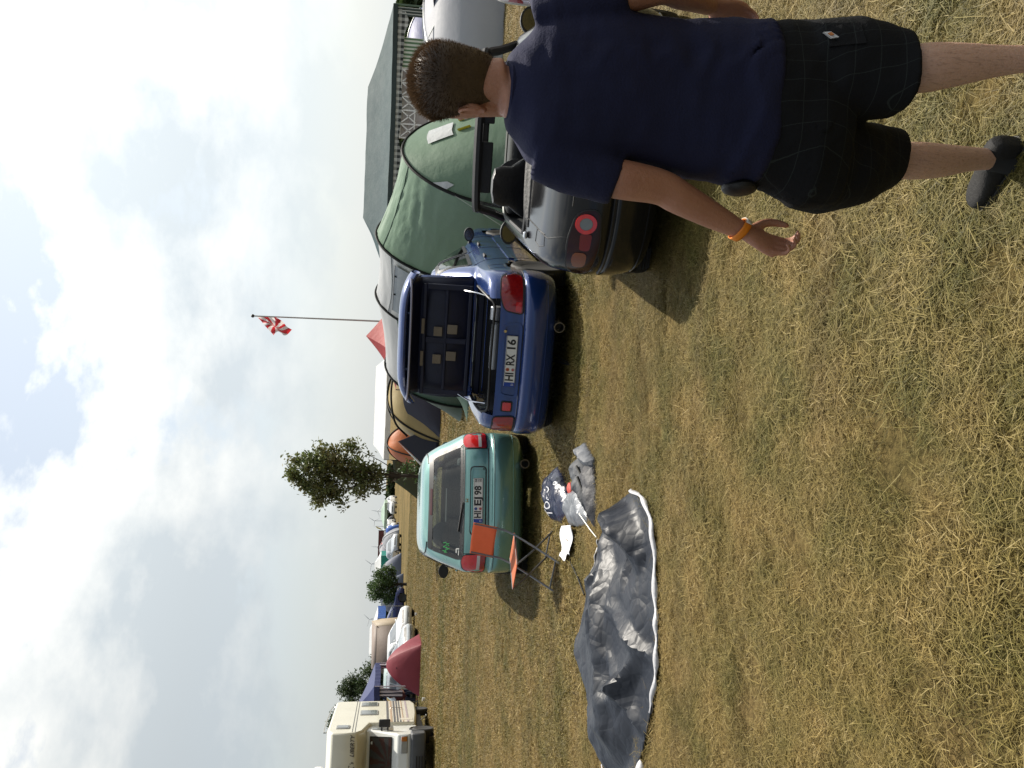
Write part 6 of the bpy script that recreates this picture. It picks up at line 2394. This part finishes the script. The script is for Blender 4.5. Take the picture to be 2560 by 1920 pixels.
body.loft([ering(p, rx, ry, 20) for p, rx, ry in ((hc + Vector((.0, -.02, -.03)), .055, .060), (hc + Vector((.004, -.028, -.09)), .056, .060), (neck, .061, .064), (neck + Vector((.005, -.005, -.05)), .075, .07), (neck + Vector((.005, -.01, -.10)), .12, .085))])
shL, shR = A(1375, 392, 2.10), A(1370, 62, 2.10)
chest = A(1420, 225, 2.10)
hip = A(1985, 272, 2.08)
body.loft([ering(p, rx, ry, 20) for p, rx, ry in ((neck + Vector((0, -.01, -.07)), .09, .07), (chest, .15, .10), (A(1650, 240, 2.1), .14, .095), (A(1850, 258, 2.09), .14, .10), (hip, .15, .11))])

def limb(pts):
    q = cr([tuple(p) + (r_,) for p, r_ in pts], 5)
    body.tube([Vector(x[:3]) for x in q], [float(x[3]) for x in q], 14)
# arms
eL, wL = A(1650, 468, 2.08), A(1848, 574, 2.12)
limb([(shL, .046), (A(1500, 438, 2.08), .048), (A(1560, 450, 2.07), .050), (eL, .045), (A(1700, 495, 2.09), .043), (A(1780, 538, 2.11), .035), (A(1835, 567, 2.12), .027), (wL, .0265)])
eR, wR = A(1660, -35, 2.04), A(1772, 12, 2.16)
limb([(shR, .046), (A(1500, -2, 2.06), .048), (A(1575, -22, 2.04), .050), (eR, .044), (A(1700, -18, 2.08), .040), (A(1750, 2, 2.13), .031), (wR, .027)])
hand(body, wL + Vector((-.002, 0, -.012)), A(1915, 612, 2.13) - wL, Vector((.75, .5, 0)), Vector((.85, -.1, 0)), 1.0, 1.25)
hand(body, wR + Vector((0, 0, -.008)), A(1850, 40, 2.20) - wR, Vector((-.35, .9, 0)), Vector((-.9, -.35, .1)), 1.0, .9)
# legs
kL, aL = A(2215, 402, 2.22), A(2478, 398, 2.27)
kR, aR = A(2235, 178, 1.98), A(2600, 145, 1.90)
limb([(A(2000, 370, 2.12), .085), (A(2120, 395, 2.18), .068), (kL, .052), (A(2290, 402, 2.225), .053), (A(2350, 402, 2.235), .048), (A(2420, 398, 2.25), .036), (aL, .031), (A(2505, 396, 2.29), .034)])
limb([(A(2000, 185, 2.06), .085), (A(2120, 182, 2.01), .068), (kR, .055), (A(2310, 170, 1.955), .060), (A(2390, 162, 1.94), .053), (A(2500, 152, 1.92), .038), (aR, .031), (A(2640, 142, 1.90), .034)])
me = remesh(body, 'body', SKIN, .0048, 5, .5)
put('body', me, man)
for sg in (-1, 1):
    b = MB()
    b.ell(HP(sg * .031, .083, .0), (.011, .011, .011), 10, 8)
    part('eye', b, mat('eye_white', (.7, .68, .65), .2), man)
    b = MB()
    b.ell(HP(sg * .031, .092, .0), (.005, .004, .005), 8, 6)
    part('iris', b, mat('iris', (.05, .03, .02), .2), man)
# hair: cap plus short strands
HB = MB()
rings = []
def hair_low(a):
    """hairline height (head space) around the head: low at the nape, higher over ears and forehead"""
    c = math.sin(a)                           # +1 face, -1 nape
    return -.085 if c < -.35 else (-.085 + (c + .35) / .5 * .085 if c < .15 else min(0.0 + (c - .15) / .55 * .075, .075))
NU_ = 48
prof = [(-.09, .0575, .079, .026), (-.075, .062, .085, .018), (-.040, .0708, .0955, .005), (0, .0785, .1025, -.001), (.04, .083, .107, -.007), (.08, .079, .101, -.009), (.108, .062, .079, -.007), (.124, .036, .047, -.005), (.132, .010, .013, -.004)]
pf = cr(prof, 4)
def hsurf(a, z):
    zs_ = [p[0] for p in pf]
    i = min(range(len(zs_)), key=lambda k: abs(zs_[k] - z))
    _, wx, dy_, y0 = pf[i]
    return Vector((wx * math.cos(a), y0 + dy_ * math.sin(a), z))
for i in range(20):
    ring = []
    for k in range(NU_):
        a = 2 * math.pi * k / NU_
        lo = hair_low(a)
        z = lo + (.131 - lo) * (math.sin(i / 19 * math.pi / 2))
        p = np.interp(z, [q[0] for q in pf], [q[1] for q in pf]), np.interp(z, [q[0] for q in pf], [q[2] for q in pf]), np.interp(z, [q[0] for q in pf], [q[3] for q in pf])
        ring.append(HP(p[0] * math.cos(a), p[2] + p[1] * math.sin(a), z))
    rings.append(ring)
HB.loft(rings, True, False, True)
hcap = part('hair', HB, HAIRC, man)
rg = np.random.default_rng(4)
SV, SF = [], []
pz, pw, pd, py_ = [q[0] for q in pf], [q[1] for q in pf], [q[2] for q in pf], [q[3] for q in pf]
for i in range(17000):
    a = rg.uniform(0, 2 * math.pi)
    lo = hair_low(a)
    z = lo + (.131 - lo) * math.sin(rg.uniform(0, math.pi / 2))
    wx, dy_, y0 = np.interp(z, pz, pw), np.interp(z, pz, pd), np.interp(z, pz, py_)
    p = Vector((wx * math.cos(a), y0 + dy_ * math.sin(a), z))
    n = Vector((p.x / wx ** 2, (p.y - y0) / dy_ ** 2, p.z / .013 if z > 0 else p.z / .03)).normalized()
    n = Vector((p.x / .08, p.y / .105, max(z, -.01) / .125)).normalized()
    top = min(max((z + .02) / .14, 0), 1)
    L = (.004 + .011 * top) * rg.uniform(.6, 1.3)
    d = (n + Vector((rg.normal(0, .28), rg.normal(0, .28), rg.normal(0, .22) - .45 * (1 - top)))).normalized()
    sd = d.cross(Vector((rg.normal(), rg.normal(), rg.normal()))).normalized() * .0007
    o = len(SV)
    SV += [HP(*(p - sd - n * .002)), HP(*(p + sd - n * .002)), HP(*(p + d * L))]
    SF.append((o, o + 1, o + 2))
hs = bpy.data.meshes.new('hair_strands')
hs.from_pydata([tuple(v) for v in SV], [], SF)
hs.materials.append(mat('hair_strand', (.06, .036, .02), .65, c2=(.10, .06, .032), scale=60, transl=.3, spec=.2))
so_ = put('hair_strands', hs, man)
so_['kind'] = 'stuff'

# T-shirt
sh = MB()
def trow(ix, iyR, iyL, y, d_, e=2.4):
    l_, r_ = A(ix, iyL, y), A(ix, iyR, y)
    c = (l_ + r_) / 2
    rx = (r_ - l_).length / 2
    return ering(c, rx, d_, 28, e)
sh.loft([trow(1268, 150, 320, 2.135, .078, 2.0), trow(1290, 120, 345, 2.13, .090, 2.0), trow(1325, 75, 405, 2.12, .105), trow(1370, 40, 425, 2.115, .118), trow(1440, 28, 420, 2.11, .125), trow(1520, 28, 412, 2.105, .125), trow(1600, 42, 415, 2.10, .122), trow(1680, 56, 432, 2.10, .120), trow(1760, 58, 446, 2.095, .122), trow(1830, 57, 455, 2.09, .126), trow(1880, 58, 455, 2.085, .130), trow(1905, 60, 448, 2.085, .130)])
for P, Q, Rr in ((A(1345, 385, 2.11), A(1545, 455, 2.075), 1), (A(1340, 62, 2.11), A(1560, -18, 2.045), -1)):
    pts = [P, P.lerp(Q, .25), P.lerp(Q, .5), P.lerp(Q, .75), Q]
    sh.tube(pts, [.066, .072, .070, .066, .062], 18)
me = remesh(sh, 'shirt', SHIRT, .0075, 6, .5)
def folds(co, n):
    p = co
    low = max(0, min(1, (1.12 - p.z) / .3))
    v = .006 * fbm((p.x * 5, p.y * 5, p.z * 9), 1, 3)
    v += low * .012 * (1 - 2 * abs(mnoise.noise(Vector((p.x * 5 + p.z * 7, p.y * 4, p.z * 13)))))
    arm = max(0, 1 - abs(abs(p.x + .03) - .22) / .08)
    v += arm * .007 * (1 - 2 * abs(mnoise.noise(Vector((p.x * 12, p.y * 9, p.z * 16)))))
    return v
displace(me, folds)
sto = put('t_shirt', me, man)
# collar band
b = MB()
b.tube([p for p in ering(neck + Vector((.004, -.012, -.012)), .070, .070, 28)] + [ering(neck + Vector((.004, -.012, -.012)), .070, .070, 28)[0]], .008, 6)
part('collar', b, SHIRT, sto)
# shorts
s_ = MB()
s_.loft([trow(1880, 72, 452, 2.085, .120), trow(1940, 62, 475, 2.085, .130), trow(2000, 62, 515, 2.085, .136), trow(2050, 66, 520, 2.09, .130), trow(2085, 75, 515, 2.09, .11)])
def srow(ix, iyR, iyL, y, d_):
    return trow(ix, iyR, iyL, y, d_, 2.3)
s_.loft([srow(2000, 62, 300, 2.07, .11), srow(2060, 62, 305, 2.05, .115), srow(2130, 54, 300, 2.03, .110), srow(2190, 66, 300, 2.01, .105), srow(2244, 88, 296, 1.99, .102)])
s_.loft([srow(2000, 285, 515, 2.10, .11), srow(2060, 296, 530, 2.13, .115), srow(2130, 305, 518, 2.16, .110), srow(2180, 318, 498, 2.19, .098), srow(2230, 332, 466, 2.21, .088)])
me = remesh(s_, 'shorts', SHORTS, .007, 3, .5)
displace(me, lambda co, n: .008 * fbm((co.x * 6, co.y * 6, co.z * 7), 1, 3) + .006 * (1 - 2 * abs(mnoise.noise(Vector((co.x * 7 + co.z * 5, co.y * 6, co.z * 6 + 4))))))
sho = put('shorts', me, man)
# pocket patch, belt pouch, wristband
bvs = BVHTree.FromPolygons([v.co.copy() for v in me.vertices], [tuple(p.vertices) for p in me.polygons])
def stick(ix, iy, off=.004):
    o = Vector((0, 0, CAM_H)) - ORG_M
    q = A(ix, iy, 2.0)
    h = bvs.ray_cast(o, (q - o).normalized())
    return (h[0] + h[1] * off) if h[0] else A(ix, iy, 1.98)
def decal(name, pts, m_, off):
    b = MB()
    P = [stick(x, y, off) for x, y in pts]
    b.add(P + [p - Vector((0, -.006, 0)) for p in P], [tuple(range(len(P)))] + [(i, (i + 1) % len(P), (i + 1) % len(P) + len(P), i + len(P)) for i in range(len(P))])
    return part(name, b, m_, sho, smooth=False)
decal('pocket_flap', [(2060, 62), (2150, 62), (2165, 110), (2075, 118)], SHORTS, .006)
decal('logo_patch', [(2060, 86), (2078, 84), (2098, 97), (2080, 100)], mat('patch_white', (.5, .5, .5), .7), .009)
decal('logo_mark', [(2072, 89), (2079, 87), (2086, 93), (2079, 95)], mat('patch_orange', (.45, .16, .04), .7), .012)
b = MB()
b.ell(A(1848, 470, 2.10), (.020, .05, .045), 14, 10)
part('belt_pouch', b, mat('pouch_black2', (.008, .008, .009), .6), man)
wd = (wL - A(1780, 538, 2.11)).normalized()
px_ = wd.cross(Vector((0, 1, 0))).normalized()
py2 = wd.cross(px_)
b = MB()
rings = []
c0 = wL + wd * .002
for t in (-.010, -.003, .004, .011):
    rings.append([c0 + wd * (t + .006 * math.cos(2 * math.pi * k / 28)) + px_ * (.0315 * math.cos(2 * math.pi * k / 28)) + py2 * (.0315 * math.sin(2 * math.pi * k / 28)) for k in range(28)])
b.loft(rings, True, False, False)
bm_ = part('wristband', b, mat('band_orange', (.75, .22, .01), .5), man, thick=.002)
b = MB()
rings = []
for t in (-.0085, .0095):
    ring = []
    for k in range(9):
        a = 2 * math.pi * k / 28 + R(-40)
        ring.append(c0 + wd * (t + .006 * math.cos(a)) + px_ * (.0335 * math.cos(a)) + py2 * (.0335 * math.sin(a)))
    rings.append(ring)
for i in range(28):
    pass
WB = rings
b.loft(rings, False)
part('band_label', b, mat('band_white', (.7, .68, .62), .6), man, thick=.001)
# shoes
def shoe(heel, toe):
    heel, toe = Vector(heel), Vector(toe)
    d = (toe - heel).normalized()
    sd = d.cross(Vector((0, 0, 1))).normalized()
    L = (toe - heel).length
    b = MB()
    rings = []
    for t, w_, h_, zb in ((.0, .024, .07, .012), (.05, .034, .098, .01), (.18, .038, .102, .008), (.34, .039, .090, .008), (.5, .042, .072, .008), (.68, .048, .058, .008), (.84, .046, .046, .010), (.95, .034, .034, .014), (1.0, .012, .022, .020)):
        c = heel + d * L * t
        ring = []
        for k in range(18):
            a = 2 * math.pi * k / 18
            x = w_ * math.copysign(abs(math.cos(a)) ** .7, math.cos(a))
            z = zb + h_ * (.5 + .5 * math.copysign(abs(math.sin(a)) ** .7, math.sin(a)))
            ring.append(c + sd * x + Vector((0, 0, z)))
        rings.append(ring)
    b.loft(rings)
    o = part('shoe', b, SHOE, man, subs=1)
    b = MB()
    rings = []
    for z in (.002, .022):
        ring = []
        for t, w_ in ((0, .02), (.05, .037), (.2, .041), (.45, .041), (.68, .051), (.85, .049), (.96, .036), (1.01, .008)):
            ring.append(heel + d * L * t + sd * w_ + Vector((0, 0, z)))
        for t, w_ in reversed(((0, .02), (.05, .037), (.2, .041), (.45, .041), (.68, .051), (.85, .049), (.96, .036), (1.01, .008))):
            ring.append(heel + d * L * t - sd * w_ + Vector((0, 0, z)))
        rings.append(ring)
    b.loft(rings)
    part('sole', b, RUBBER, o)
    b = MB()
    b.tube([heel + d * L * .30 + Vector((0, 0, .10)) - sd * .03, heel + d * L * .36 + Vector((0, 0, .098)), heel + d * L * .34 + Vector((0, 0, .095)) + sd * .035], .007, 6)
    part('red_tongue_edge', b, mat('shoe_red', (.5, .01, .01), .5), o)
aLg, aRg = Vector((aL.x, aL.y, 0)), Vector((aR.x, aR.y, 0))
sv_ = aL.z
shoe(aLg + Vector((.045, -.05, max(0, sv_ - .13))), aLg + Vector((-.10, .15, max(0, sv_ - .13) * .3)))
shoe(aRg + Vector((.03, -.08, max(0, aR.z - .13))), aRg + Vector((-.03, .19, 0)))
for Pk in (aL, aR):
    b = MB()
    b.tube([Pk + Vector((0, .0, .01)), Pk - Vector((0, 0, .06))], [.036, .042], 14)
    part('sock', b, mat('sock_black', (.015, .015, .016), .9), man)
